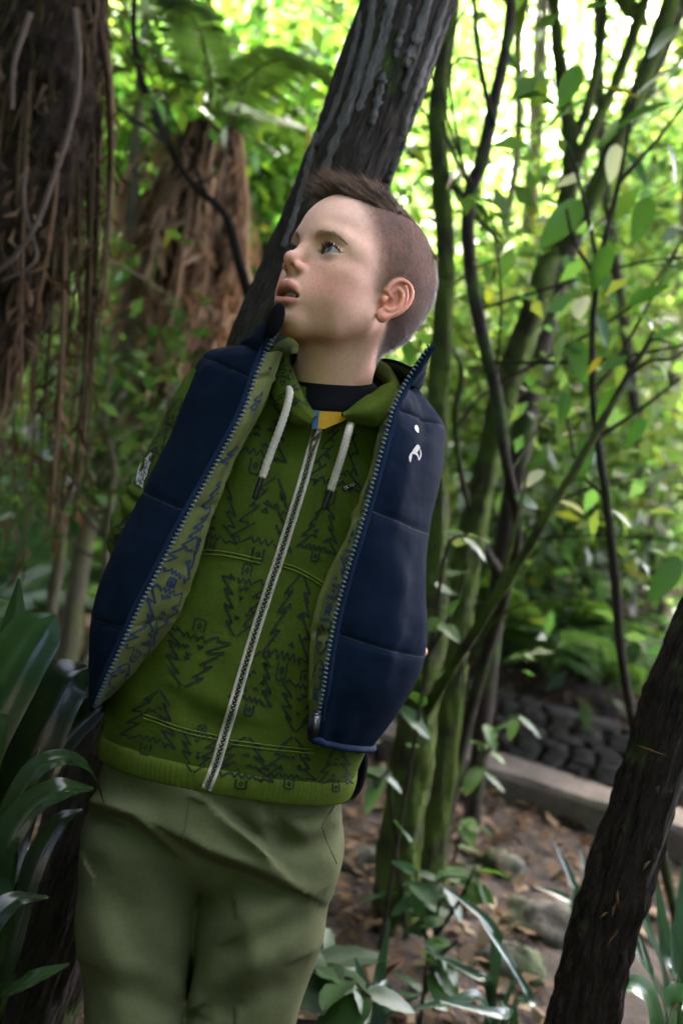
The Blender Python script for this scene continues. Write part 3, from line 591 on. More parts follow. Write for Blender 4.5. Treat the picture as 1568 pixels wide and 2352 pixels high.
foliage_tree('leafy_tree', 'bright leaved tree along the right frame edge', 'tree', [(1500, 1250, 7), (1510, 700, 7), (1500, 100, 7.2)], 0.06, [(1330, 1700, 300, 1000, 6.0, 9.0, 3), (1300, 1700, -100, 320, 6.0, 9.0, 1.3)], 18700, 0.108, YG, 105, keep=gap)
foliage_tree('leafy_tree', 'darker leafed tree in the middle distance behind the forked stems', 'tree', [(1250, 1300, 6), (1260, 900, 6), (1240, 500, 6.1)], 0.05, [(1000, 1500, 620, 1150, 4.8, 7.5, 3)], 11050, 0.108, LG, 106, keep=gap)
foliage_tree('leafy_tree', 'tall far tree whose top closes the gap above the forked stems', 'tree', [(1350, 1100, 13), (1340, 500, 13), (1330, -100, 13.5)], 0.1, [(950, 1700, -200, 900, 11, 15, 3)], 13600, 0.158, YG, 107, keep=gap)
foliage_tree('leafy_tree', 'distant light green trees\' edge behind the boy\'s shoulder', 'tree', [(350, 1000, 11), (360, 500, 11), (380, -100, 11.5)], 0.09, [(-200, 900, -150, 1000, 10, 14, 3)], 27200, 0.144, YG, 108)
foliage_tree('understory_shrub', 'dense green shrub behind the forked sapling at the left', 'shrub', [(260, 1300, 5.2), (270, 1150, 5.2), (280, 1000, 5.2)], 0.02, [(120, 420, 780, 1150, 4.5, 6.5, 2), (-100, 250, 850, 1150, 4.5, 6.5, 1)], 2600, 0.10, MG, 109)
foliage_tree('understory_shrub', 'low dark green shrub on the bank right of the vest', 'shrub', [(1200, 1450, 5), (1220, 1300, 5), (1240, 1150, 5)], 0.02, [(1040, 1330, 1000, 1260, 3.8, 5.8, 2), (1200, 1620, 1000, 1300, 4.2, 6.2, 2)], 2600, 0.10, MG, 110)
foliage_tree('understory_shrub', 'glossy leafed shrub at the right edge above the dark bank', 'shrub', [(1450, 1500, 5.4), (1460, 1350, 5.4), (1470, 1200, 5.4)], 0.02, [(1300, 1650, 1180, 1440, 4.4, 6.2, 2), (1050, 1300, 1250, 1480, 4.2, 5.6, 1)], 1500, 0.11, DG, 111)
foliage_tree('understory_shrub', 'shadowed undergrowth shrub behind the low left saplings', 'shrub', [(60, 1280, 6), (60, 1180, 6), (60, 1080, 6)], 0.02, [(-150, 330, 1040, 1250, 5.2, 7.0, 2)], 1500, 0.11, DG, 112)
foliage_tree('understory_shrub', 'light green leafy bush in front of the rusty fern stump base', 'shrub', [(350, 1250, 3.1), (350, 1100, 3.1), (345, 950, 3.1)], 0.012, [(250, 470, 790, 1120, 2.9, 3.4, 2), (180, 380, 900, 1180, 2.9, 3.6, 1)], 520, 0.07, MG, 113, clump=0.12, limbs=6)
# far wood closing the view
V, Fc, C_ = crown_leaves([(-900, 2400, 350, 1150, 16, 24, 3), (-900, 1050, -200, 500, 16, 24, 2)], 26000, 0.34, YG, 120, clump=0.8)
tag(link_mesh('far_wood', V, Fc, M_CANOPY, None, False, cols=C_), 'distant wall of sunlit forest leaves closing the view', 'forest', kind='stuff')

# unseen crown added to the leaning tree to keep sun off the boy
V, Fc, C_ = world_crown([(-1.2, 1.0, 1.3, 3.0, 2.75, 3.7, 3)], 3600, 0.2, DG, 130, 0.3)
link_mesh('crown', V, Fc, M_SHADE, root, False, lp[0], cols=C_, kind='stuff')
for bp in ((0.9, 2.4, 3.2), (-0.6, 2.0, 3.1), (0.3, 1.4, 3.3), (1.5, 2.0, 3.3)):
    s_ = np.array(LP[-60]); e_ = np.array(bp); stem_part('branch', np.array([s_, (s_ + e_) / 2 + [0, 0, 0.1], e_]), [0.03, 0.02, 0.008], M_BARK_GREY, root, lp[0], seg=8, n=24, seed=7.0)
for (r_, b_), bx, sd in ((MT1, [(-3.6, 0.8, -4.0, 5.0, 4.0, 5.2, 1)], 140), (MT2, [(0.0, 4.8, -4.0, 6.8, 4.7, 5.8, 1)], 141)):
    V, Fc, C_ = world_crown(bx, 17000, 0.30, DG, sd, 0.35, hole=(-1.7, 2.8, -1.9, 1.25)); link_mesh('crown', V, Fc, M_SHADE, r_, False, b_, cols=C_, kind='stuff')  # unseen canopies added to shade the scene; hole lets key light through
# unseen foliage added around the camera to block low and side sky light
def blocker_shrub(label, x, y, boxes, n, seed, size=0.20, base=DG):
    b0 = np.array([x, y, float(gz(x, y))]); r_ = empty('understory_shrub', b0); tag(r_, label, 'shrub'); rng = np.random.default_rng(seed)
    for i in range(6):
        bx = boxes[i % len(boxes)]; e = np.array([rng.uniform(bx[0], bx[1]), rng.uniform(bx[2], bx[3]), rng.uniform(bx[4], bx[5])]); stem_part('stem', np.array([b0 - [0, 0, .05], (b0 + e) / 2 + rng.normal(0, .08, 3), e]), [0.02, 0.014, 0.006], M_BARK_BROWN, r_, b0, seg=7, n=20, seed=seed + i)
    V, Fc, C_ = world_crown(boxes, n, size, base, seed, 0.22); V = V[:]; link_mesh('crown', V, Fc, M_SHADE, r_, False, b0, cols=C_, kind='stuff')
blocker_shrub('unseen dense shrub added behind and right of the camera to block light', 1.4, -1.3, [(0.0, 3.4, -3.4, -1.9, 0.1, 3.4, 1)], 7500, 131)
blocker_shrub('unseen dense shrub added behind and left of the camera to block light', -1.2, -1.5, [(-3.2, 0.2, -3.2, -1.8, 0.1, 3.4, 1)], 7500, 132)
blocker_shrub('unseen tall shrub added right of the camera to block light', 2.2, 0.4, [(1.7, 3.2, -1.6, 1.8, 0.1, 2.0, 1)], 4000, 133)
blocker_shrub('unseen tall leafy thicket added beyond the left picture edge to block light', -2.6, 2.4, [(-3.8, -2.1, 1.2, 4.4, 0.3, 4.2, 1)], 8000, 135)
blocker_shrub('unseen tall shrub added left of the camera to block light', -1.9, 0.2, [(-3.0, -1.4, -1.8, 0.9, 0.1, 2.2, 1)], 5000, 134)

# ---- sapling with large single leaves at the upper right
P = to_floor(px_path([(1505, 1900, 2.35), (1465, 1720, 2.3), (1428, 1520, 2.22), (1412, 1330, 2.2), (1392, 1150, 2.2), (1360, 900, 2.2), (1370, 640, 2.15), (1420, 420, 2.1), (1460, 200, 2.1)])); sb = P[0].copy(); sap = empty('broadleaf_sapling', sb); tag(sap, 'sapling with large drooping glossy leaves in front of the sky gap', 'sapling')
stem_part('stem', P, [0.012, 0.012, 0.011, 0.011, 0.010, 0.010, 0.009, 0.008, 0.006, 0.005, 0.003], M_BARK_BROWN, sap, sb, seg=10, n=90, seed=50.0)
for bp in ([(1360, 900, 2.2), (1420, 820, 2.2), (1520, 640, 2.2), (1580, 520, 2.2)], [(1370, 640, 2.15), (1320, 560, 2.1), (1300, 480, 2.1)], [(1420, 420, 2.1), (1500, 330, 2.1), (1580, 230, 2.1)], [(1375, 620, 2.15), (1330, 420, 2.1), (1290, 300, 2.1)], [(1380, 1000, 2.2), (1470, 940, 2.2), (1560, 870, 2.2)], [(1400, 1150, 2.2), (1330, 1080, 2.2), (1300, 960, 2.2)]):
    stem_part('twig', px_path(bp), [0.005, 0.004, 0.003, 0.002][:len(bp)], M_BARK_BROWN, sap, sb, seg=7, n=24, seed=51.0)
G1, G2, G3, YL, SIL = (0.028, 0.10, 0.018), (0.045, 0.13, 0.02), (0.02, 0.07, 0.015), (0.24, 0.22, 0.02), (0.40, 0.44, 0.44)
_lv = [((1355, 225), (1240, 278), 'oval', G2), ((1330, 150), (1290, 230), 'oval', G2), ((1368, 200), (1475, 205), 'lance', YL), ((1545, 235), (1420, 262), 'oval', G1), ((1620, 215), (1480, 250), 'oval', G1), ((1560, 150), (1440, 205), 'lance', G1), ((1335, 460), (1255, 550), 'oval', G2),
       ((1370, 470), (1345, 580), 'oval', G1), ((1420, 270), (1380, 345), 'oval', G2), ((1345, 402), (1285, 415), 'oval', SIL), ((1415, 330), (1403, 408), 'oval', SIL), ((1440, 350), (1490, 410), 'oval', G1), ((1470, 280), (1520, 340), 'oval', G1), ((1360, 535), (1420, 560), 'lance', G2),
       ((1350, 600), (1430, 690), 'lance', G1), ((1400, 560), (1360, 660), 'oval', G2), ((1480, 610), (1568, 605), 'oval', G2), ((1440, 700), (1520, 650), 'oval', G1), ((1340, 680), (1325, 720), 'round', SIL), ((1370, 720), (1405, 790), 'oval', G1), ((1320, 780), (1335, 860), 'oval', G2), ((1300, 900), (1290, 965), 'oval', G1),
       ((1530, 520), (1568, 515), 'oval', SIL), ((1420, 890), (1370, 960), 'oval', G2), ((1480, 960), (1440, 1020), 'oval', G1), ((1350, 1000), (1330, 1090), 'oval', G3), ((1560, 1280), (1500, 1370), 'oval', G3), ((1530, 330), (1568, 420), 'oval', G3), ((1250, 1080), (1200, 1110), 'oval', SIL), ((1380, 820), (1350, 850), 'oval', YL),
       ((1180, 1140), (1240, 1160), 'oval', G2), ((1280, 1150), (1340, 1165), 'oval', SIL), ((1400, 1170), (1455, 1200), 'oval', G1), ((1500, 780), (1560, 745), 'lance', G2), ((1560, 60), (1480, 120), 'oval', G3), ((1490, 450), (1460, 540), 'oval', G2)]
for i, (a, b_, kd, cl) in enumerate(_lv):
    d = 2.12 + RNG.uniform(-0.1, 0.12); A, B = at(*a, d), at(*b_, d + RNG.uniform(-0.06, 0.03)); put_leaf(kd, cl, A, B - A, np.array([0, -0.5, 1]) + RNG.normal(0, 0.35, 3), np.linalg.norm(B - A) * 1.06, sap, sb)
# two rolled dead leaves caught on the dark stem
for a, b_ in (((1042, 380), (1035, 430)), ((1055, 385), (1062, 425))):
    A, B = at(*a, 2.2), at(*b_, 2.2); o = put_leaf('lance', (0.26, 0.13, 0.075), A, B - A, np.array([1, -0.6, 0.2]), np.linalg.norm(B - A) * 1.1, None, np.zeros(3), 'dead_leaf')
    tag(o, 'curled tan dead leaf on a twig right of the hair, ' + ('left one' if a[0] == 1042 else 'right one'), 'leaf')

# ---- leafy shoots low on the right
def shoot(label, stems, n_leaf, size, cols, kinds, seed, name='leafy_shoot', d=2.4, cat='plant'):
    rng = np.random.default_rng(seed); Ps = [px_path(s) for s in stems]; Ps[0] = to_floor(Ps[0]); b0 = Ps[0][0].copy(); r_ = empty(name, b0); tag(r_, label, cat)
    for P in Ps: stem_part('stem', P, [0.005, 0.004, 0.003], M_BARK_BROWN, r_, b0, seg=6, n=30, seed=seed)
    for k in range(n_leaf):
        P = catmull(Ps[k % len(Ps)], 40); p = P[int(rng.uniform(0.25, 1.0) * 39)] if len(Ps[k % len(Ps)]) > 3 else P[int(rng.uniform(0.1, 1) * 39)]
        az = rng.uniform(0, 2 * np.pi); dr = np.array([math.cos(az), math.sin(az), rng.uniform(-0.55, 0.35)]); put_leaf(kinds[k % len(kinds)], cols[k % len(cols)], p, dr, (rng.normal(0, .3), rng.normal(0, .3), 1), size * rng.uniform(0.6, 1.25), r_, b0)
P1, P2, P3 = (0.11, 0.21, 0.07), (0.05, 0.13, 0.035), (0.035, 0.10, 0.04)
shoot('light green leafy shoot above the concrete kerb', [[(1060, 1900, 2.7), (1095, 1750, 2.7), (1120, 1640, 2.7)], [(1095, 1760, 2.7), (1150, 1690, 2.65), (1190, 1640, 2.6)], [(1110, 1700, 2.7), (1105, 1800, 2.6)]], 22, 0.085, [P1, P2, P1, P3], ['oval', 'lance'], 61)
shoot('bushy seedling at the foot of the bright mossy stem', [[(985, 2260, 2.1), (1000, 2120, 2.1), (1020, 2010, 2.1)], [(1000, 2150, 2.1), (1060, 2060, 2.05), (1090, 1990, 2.05)], [(990, 2200, 2.1), (960, 2080, 2.05), (955, 2000, 2.05)]], 34, 0.075, [P3, P2, P3], ['oval', 'round'], 62)
shoot('small leaved seedling in front of the thick mossy trunk base', [[(960, 2400, 1.9), (975, 2250, 1.9), (985, 2180, 1.9)], [(975, 2280, 1.9), (1010, 2200, 1.9), (1050, 2160, 1.9)]], 22, 0.06, [P3, P2], ['oval', 'round'], 63)
shoot('broad dark leaves beside the trouser leg', [[(760, 2400, 1.75), (745, 2250, 1.75), (735, 2120, 1.75)], [(760, 2350, 1.7), (790, 2250, 1.65), (850, 2290, 1.6)], [(740, 2250, 1.75), (700, 2200, 1.7)]], 18, 0.13, [(0.022, 0.065, 0.02), (0.03, 0.085, 0.028), (0.028, 0.075, 0.03)], ['oval', 'round'], 64)
shoot('wide soft leaves growing behind the vest hem', [[(905, 1900, 2.15), (890, 1760, 2.1), (870, 1690, 2.1)], [(890, 1770, 2.1), (860, 1810, 2.05)], [(900, 1640, 2.15), (950, 1560, 2.15)]], 13, 0.10, [P3, (0.07, 0.15, 0.07), P2], ['round', 'oval'], 65)
shoot('leafy shoot clinging to the thick mossy trunk at vest height', [[(960, 1650, 2.15), (985, 1500, 2.15), (1010, 1380, 2.15)], [(985, 1500, 2.15), (1040, 1400, 2.15), (1070, 1300, 2.15)], [(1000, 1400, 2.1), (1030, 1250, 2.1), (1080, 1230, 2.1)]], 16, 0.07, [P1, P2, (0.2, 0.27, 0.16)], ['round', 'oval'], 66)
# ---- ferns
def fern(label, u, v, d, n, L, seed, el=(0.15, 0.9), z=None, name='ground_fern'):
    rng = np.random.default_rng(seed); p = at(u, v, d); p[2] = float(gz(p[0], p[1])) + 0.02 if z is None else z; r_ = empty(name, p); tag(r_, label, 'fern')
    for k in range(n):
        a = 2 * np.pi * (k + rng.uniform(-.3, .3)) / n; e = rng.uniform(*el); put_frond(k, p, (math.cos(a) * math.cos(e), math.sin(a) * math.cos(e), math.sin(e)), (0, 0, 1), L * rng.uniform(0.7, 1.15), r_, p)
for i, (lab, u, v, d, n, L) in enumerate((('blue green ground fern on the bank nearest the vest', 1205, 1620, 4.15, 11, 0.55), ('ground fern spreading left of the dark leaning trunk', 1370, 1640, 4.0, 12, 0.55), ('small ground fern at the top of the dark bank', 1310, 1560, 4.4, 10, 0.6), ('ground fern in shade behind the thick mossy trunk', 1110, 1440, 4.6, 9, 0.50),
        ('pale ground fern high on the right bank', 1480, 1300, 6.6, 10, 0.75), ('fern clump on the left below the shaggy tree fern', 40, 1230, 4.4, 12, 0.75), ('fern behind the forked sapling at the left', 210, 1210, 5.2, 10, 0.7), ('large fern at the far left edge of the clearing', -60, 1330, 3.9, 10, 0.7), ('ground fern far back below the fern stump', 420, 1150, 6.2, 10, 0.8), ('light ground fern under the right hand stems', 1240, 1260, 6.4, 9, 0.7))):
    fern(lab, u, v, d, n, L, 200 + i)
# ---- strap-leaved plants
def strap(pts, w, mat, parent, base, cols, n=40, fold_=0.22, up=None, nc=7, name='leaf'):
    """blade through world control points; w = widths (m)"""
    P = catmull(pts, n); t = np.linspace(0, 1, n); Wd = np.interp(t, np.linspace(0, 1, len(w)), w); T = np.gradient(P, axis=0); T /= np.linalg.norm(T, axis=1, keepdims=True)
    U = np.tile(np.asarray(up if up is not None else (0, -0.35, 1.0), float), (n, 1)); U -= T * (U * T).sum(1, keepdims=True); U /= np.linalg.norm(U, axis=1, keepdims=True); S = np.cross(T, U)
    c = np.linspace(-1, 1, nc); G = P[:, None] + S[:, None] * (Wd[:, None] * c / 2)[..., None] + U[:, None] * (np.abs(c) ** 1.3 * fold_ * Wd[:, None] / 2 - 0.02 * Wd[:, None] * np.cos(c * 18))[..., None]
    cl = np.tile(cols, (n * nc, 1)) * (1 + 0.10 * np.tile(np.cos(c * 20), n))[:, None]
    return link_mesh(name, G.reshape(-1, 3), grid_faces(n, nc), mat, parent, True, base, cols=cl)
sb_ = ground_at(-120, 2560); sb_[2] = 0.0
sp = empty('strap_leaf_plant', sb_); tag(sp, 'large plant with broad dark glossy strap leaves at the left beside the boy', 'plant')
DK = (0.006, 0.021, 0.008); DM = (0.009, 0.034, 0.010); DB = (0.005, 0.013, 0.0075)
for pts, w, cl, up in ((((-40, 1950, 1.20), (5, 1620, 1.22), (32, 1440, 1.24), (44, 1328, 1.25)), (72, 72, 58, 4), DM, (0.5, -1, 0.3)), (((-160, 2050, 1.08), (-60, 1760, 1.08), (30, 1560, 1.08), (92, 1455, 1.09), (128, 1412, 1.10)), (125, 150, 165, 145, 22), DM, (-0.35, -1, 0.35)),
                       (((-60, 2200, 1.12), (20, 1880, 1.12), (90, 1680, 1.12), (150, 1570, 1.13), (204, 1532, 1.15)), (150, 175, 185, 150, 24), DB, (-0.4, -1, 0.35)), (((0, 2100, 1.18), (60, 1800, 1.18), (150, 1690, 1.18), (215, 1630, 1.18), (262, 1585, 1.2)), (75, 95, 90, 66, 8), DB, (-0.3, -1, 0.4)),
                       (((-40, 2250, 1.02), (10, 1950, 1.02), (70, 1790, 1.02), (140, 1745, 1.03), (205, 1770, 1.05), (240, 1850, 1.08)), (70, 80, 75, 62, 45, 8), DK, (-0.1, -0.35, 1)), (((-60, 2300, 1.0), (-10, 2000, 1.0), (60, 1870, 1.0), (140, 1815, 1.0), (215, 1812, 1.03)), (80, 90, 85, 65, 10), DK, (-0.1, -0.6, 0.8)),
                       (((-120, 2100, 1.05), (-60, 1850, 1.03), (-20, 1700, 1.02), (10, 1640, 1.02)), (70, 80, 70, 20), DM, (0.3, -0.9, 0.3)), (((-100, 2500, 1.05), (-40, 2330, 1.0), (60, 2260, 0.97), (160, 2215, 0.97)), (40, 60, 62, 8), (0.014, 0.036, 0.012), (0, -0.3, 1)), (((-150, 2500, 0.95), (-60, 2200, 0.95), (20, 2080, 0.97), (110, 2060, 1.0)), (70, 80, 60, 8), DB, (0, -0.4, 1)),
                       (((-30, 2400, 1.3), (60, 2050, 1.32), (130, 1900, 1.34), (190, 1860, 1.36)), (60, 70, 55, 8), DB, (-0.3, -0.6, 0.6)), (((-80, 2400, 1.35), (0, 2100, 1.4), (100, 1960, 1.45), (220, 1990, 1.5)), (60, 70, 55, 8), DB, (-0.2, -0.4, 0.8))):
    W_ = px_path(pts); W_ = np.vstack([sb_ + RNG.normal(0, 0.03, 3) * [1, 1, 0], W_]); ww = [0.03] + [x / FPX * p[2] for x, p in zip(w, pts)]; strap(W_, ww, M_STRAP, sp, sb_, np.array(cl), 56, 0.26, up, 9)
def strap_clump(label, base_uvd, tips, w, seed, cols):
    b0 = at(*base_uvd); b0[2] = float(gz(b0[0], b0[1])); r_ = empty('strap_leaf_plant', b0); tag(r_, label, 'plant'); rng = np.random.default_rng(seed)
    for k, (m_, t_) in enumerate(tips):
        A, B = at(*m_), at(*t_); strap(np.vstack([b0 + rng.normal(0, 0.02, 3) * [1, 1, 0], b0 * 0.45 + A * 0.55 + [0, 0, 0.05], A, B]), [w * 0.7, w, w, 0.003], M_STRAP, r_, b0, np.array(cols[k % len(cols)]), 34, 0.3, (rng.normal(0, .3), -0.5, 1), 5)
BG = ((0.035, 0.085, 0.050), (0.05, 0.11, 0.075), (0.025, 0.07, 0.035))
strap_clump('tufted plant with long blue green blades in the lower right corner', (1560, 2500, 1.85), [((1480, 2120, 1.75), (1440, 1960, 1.75)), ((1530, 2180, 1.7), (1505, 2010, 1.7)), ((1470, 2200, 1.7), (1400, 2040, 1.72)), ((1560, 2150, 1.8), (1568, 1980, 1.85)), ((1440, 2250, 1.65), (1370, 2110, 1.65)), ((1500, 2260, 1.6), (1460, 2130, 1.6)), ((1590, 2100, 1.9), (1640, 1950, 1.95)), ((1550, 2260, 1.62), (1540, 2120, 1.6))], 0.028, 71, BG)
strap_clump('arching grassy blades below the kerb', (1120, 2480, 1.9), [((1120, 2120, 1.85), (1010, 2030, 1.85)), ((1180, 2230, 1.8), (1100, 2110, 1.8)), ((1210, 2300, 1.75), (1235, 2280, 1.72)), ((1090, 2240, 1.85), (970, 2180, 1.85)), ((1150, 2330, 1.75), (1010, 2300, 1.7)), ((1220, 2300, 1.8), (1160, 2190, 1.8)), ((1050, 2300, 1.8), (930, 2320, 1.75))], 0.022, 72, BG)
strap_clump('single pale blade clump at the base of the thick mossy trunk', (850, 2520, 1.8), [((870, 2250, 1.75), (895, 2110, 1.75)), ((840, 2280, 1.7), (815, 2200, 1.7)), ((900, 2320, 1.72), (960, 2290, 1.7))], 0.026, 73, BG)
strap_clump('short blades springing beside the dark leaning trunk', (1330, 2150, 2.3), [((1310, 2020, 2.3), (1270, 1930, 2.3)), ((1345, 2010, 2.3), (1325, 1945, 2.3)), ((1290, 2060, 2.3), (1225, 2035, 2.3))], 0.022, 74, BG)
strap_clump('broad blade rising in front of the dark trunk foot', (1560, 2560, 1.45), [((1480, 2290, 1.4), (1390, 2262, 1.38)), ((1540, 2310, 1.38), (1620, 2280, 1.36))], 0.05, 75, ((0.05, 0.13, 0.05),))

# ================================================================== stones, kerb, leaf litter
def rock(rng, sx, sy, sz, n=7):
    """angular flat stone"""
    u = np.linspace(0, 2 * np.pi, 9, endpoint=False); rows = []
    for h, s in ((-0.5, 0.82), (-0.32, 1.0), (0.30, 0.98), (0.5, 0.80)):
        r = s * (1 + 0.10 * rng.standard_normal(9)); c, s_ = np.cos(u), np.sin(u); e = 0.62
        rows.append(np.c_[sx * r * np.sign(c) * np.abs(c) ** e / 2, sy * r * np.sign(s_) * np.abs(s_) ** e / 2, np.full(9, sz * h) + rng.normal(0, 0.05 * sz, 9)])
    V = np.vstack(rows); V = np.vstack([V, [[0, 0, -sz * .52], [0, 0, sz * .52]]]); F = grid_faces(4, 9, True).tolist() + [[36, (i + 1) % 9, i] for i in range(9)] + [[37, 27 + i, 27 + (i + 1) % 9] for i in range(9)]
    return V, F
_rr = np.random.default_rng(77); ROCKS = []
for i in range(10):
    V, F = rock(_rr, 1, 1, 1); me = bpy.data.meshes.new('stone'); me.from_pydata(V.tolist(), [], F); me.materials.append(M_STONE); ROCKS.append(me)
w0, w1 = np.array([0.52, 3.86]), np.array([2.45, 3.183]); dirw = (w1 - w0) / np.linalg.norm(w1 - w0); lenw = np.linalg.norm(w1 - w0); nw = np.array([dirw[1], -dirw[0]])
wb = np.array([*w0, float(gz(*w0))]); wall = empty('dry_stone_wall', wb); tag(wall, 'low dry stone retaining wall of flat stones behind the kerb', 'wall')
z = -0.03
for cidx in range(9):
    h = _rr.uniform(0.025, 0.038); x = -_rr.uniform(0, 0.08)
    while x < lenw:
        L = _rr.uniform(0.07, 0.17); p = w0 + dirw * (x + L / 2) - nw * (0.012 * cidx + _rr.uniform(-0.012, 0.012)); o = bpy.data.objects.new('stone', ROCKS[int(_rr.integers(10))]); COL.objects.link(o); o.parent = wall
        o.location = (p[0] - wb[0], p[1] - wb[1], z + h / 2); o.scale = (L * 1.02, 0.11, h * 1.05); o.rotation_euler = (_rr.normal(0, 0.05), _rr.normal(0, 0.05), math.atan2(dirw[1], dirw[0]) + _rr.normal(0, 0.08)); x += L + 0.006
    z += h
# earth bank behind the wall is part of the floor; kerb: long worn concrete beam
kb = np.array([[0.22, 3.587], [2.05, 2.97]]); kd = (kb[1] - kb[0]) / np.linalg.norm(kb[1] - kb[0]); kn = np.array([-kd[1], kd[0]]); prof = [(-0.115, -0.12), (-0.115, 0.055), (-0.10, 0.075), (0.0, 0.082), (0.10, 0.075), (0.115, 0.055), (0.115, -0.12)]
zg = 0.02; G = np.array([[np.r_[kb[0] + (kb[1] - kb[0]) * t + kn * (a + 0.006 * vnoise(np.array([t * 9, a * 20, 1.0]))), zg + b + 0.006 * vnoise(np.array([t * 14, a * 30, 5.0]))] for a, b in prof] for t in np.linspace(0, 1, 80)])
V = G.reshape(-1, 3); F = grid_faces(80, 7).tolist() + [list(range(6, -1, -1)), list(range(79 * 7, 80 * 7))]
tag(link_mesh('kerb_stone', V, F, M_KERB, None, False), 'long worn concrete kerb lying on the soil in front of the dry stone wall', 'kerb')
for i, (lab, u, v, d, s) in enumerate((('moss covered rock on the soil left of the dark trunk', 1240, 2130, 2.5, 0.14), ('smaller mossy rock half buried below the other', 1180, 2230, 2.3, 0.10), ('mossy rock in shade beyond the trouser leg', 830, 2010, 2.9, 0.12), ('low mossy rock beside the kerb end', 1150, 1990, 2.9, 0.08))):
    p = at(u, v, d); p = ground_at(u, v); rg = np.random.default_rng(300 + i); th = np.linspace(0, np.pi, 15); ph = np.linspace(0, 2 * np.pi, 24, endpoint=False)
    D = np.stack([np.sin(th)[:, None] * np.cos(ph), np.sin(th)[:, None] * np.sin(ph), np.cos(th)[:, None] + 0 * ph], -1); r = s * (0.8 + 0.22 * fbm(D * 1.6 + i * 9, 4)); G = D * r[..., None] * [1.0, 0.8, 0.62]
    tag(link_mesh('mossy_rock', (G + p).reshape(-1, 3), grid_faces(15, 24, True), M_MOSSROCK, None, True), lab, 'rock')
def litter():
    rng = np.random.default_rng(88); n = 15000; x = np.r_[rng.uniform(-2.5, 2.6, n), rng.uniform(-6, 6, 3500)]; y = np.r_[rng.uniform(1.3, 5.5, n), rng.uniform(5, 11, 3500)]; k = len(x)
    dens = vnoise(np.stack([x * 1.3, y * 1.3, 0 * x + 9], -1)) > -0.75; x, y = x[dens], y[dens]; k = len(x)
    P = np.stack([x, y, gz(x, y) + rng.uniform(0.004, 0.02, k)], -1); pal = np.array([(0.20, 0.115, 0.065), (0.12, 0.065, 0.035), (0.34, 0.24, 0.15), (0.08, 0.05, 0.03), (0.26, 0.16, 0.10), (0.42, 0.32, 0.22)])
    cl = pal[rng.choice(6, k, p=[.25, .25, .15, .2, .1, .05])] * rng.uniform(0.7, 1.25, (k, 1)) * 0.62; V, Fc, C_ = leaf_quads(P, 0.058, rng, cl, 3.0, 0.5, 0.0)
    V[:, 2] = np.maximum(V[:, 2], gz(V[:, 0], V[:, 1]) + 0.004) ; return V, Fc, C_
V, Fc, C_ = litter(); tag(link_mesh('leaf_litter', V, Fc, M_DRYLEAF, None, False, cols=C_), 'scattered dry brown leaves covering the forest floor', 'leaf litter', kind='stuff')
# ================================================================== the boy
def _rot(a, b, c):
    def R(i, j, t):
        m = np.eye(3); m[i, i] = m[j, j] = math.cos(t); m[i, j] = -math.sin(t); m[j, i] = math.sin(t); return m
    return R(0, 1, c) @ R(1, 2, b) @ R(2, 0, a)
HEAD_R = _rot(*np.radians([-46.8, -6.72, -20.76])) @ np.array([[1, 0, 0], [0, 0, 1], [0, 1, 0]], float)
HEAD_T = np.array([0.778, 24.43, -115.0]); HEAD_S = 0.988
def h2c(X): return (np.asarray(X, float) * HEAD_S) @ HEAD_R.T + HEAD_T          # head cm -> camera cm
def c2h(X): return ((np.asarray(X, float) - HEAD_T) @ HEAD_R) / HEAD_S
def h2w(X): return c2w(h2c(X) / 100)
NECK_B = c2h(cm(746, 925, 117.5)); NECK_T = np.array([0, -0.9, -1.5])
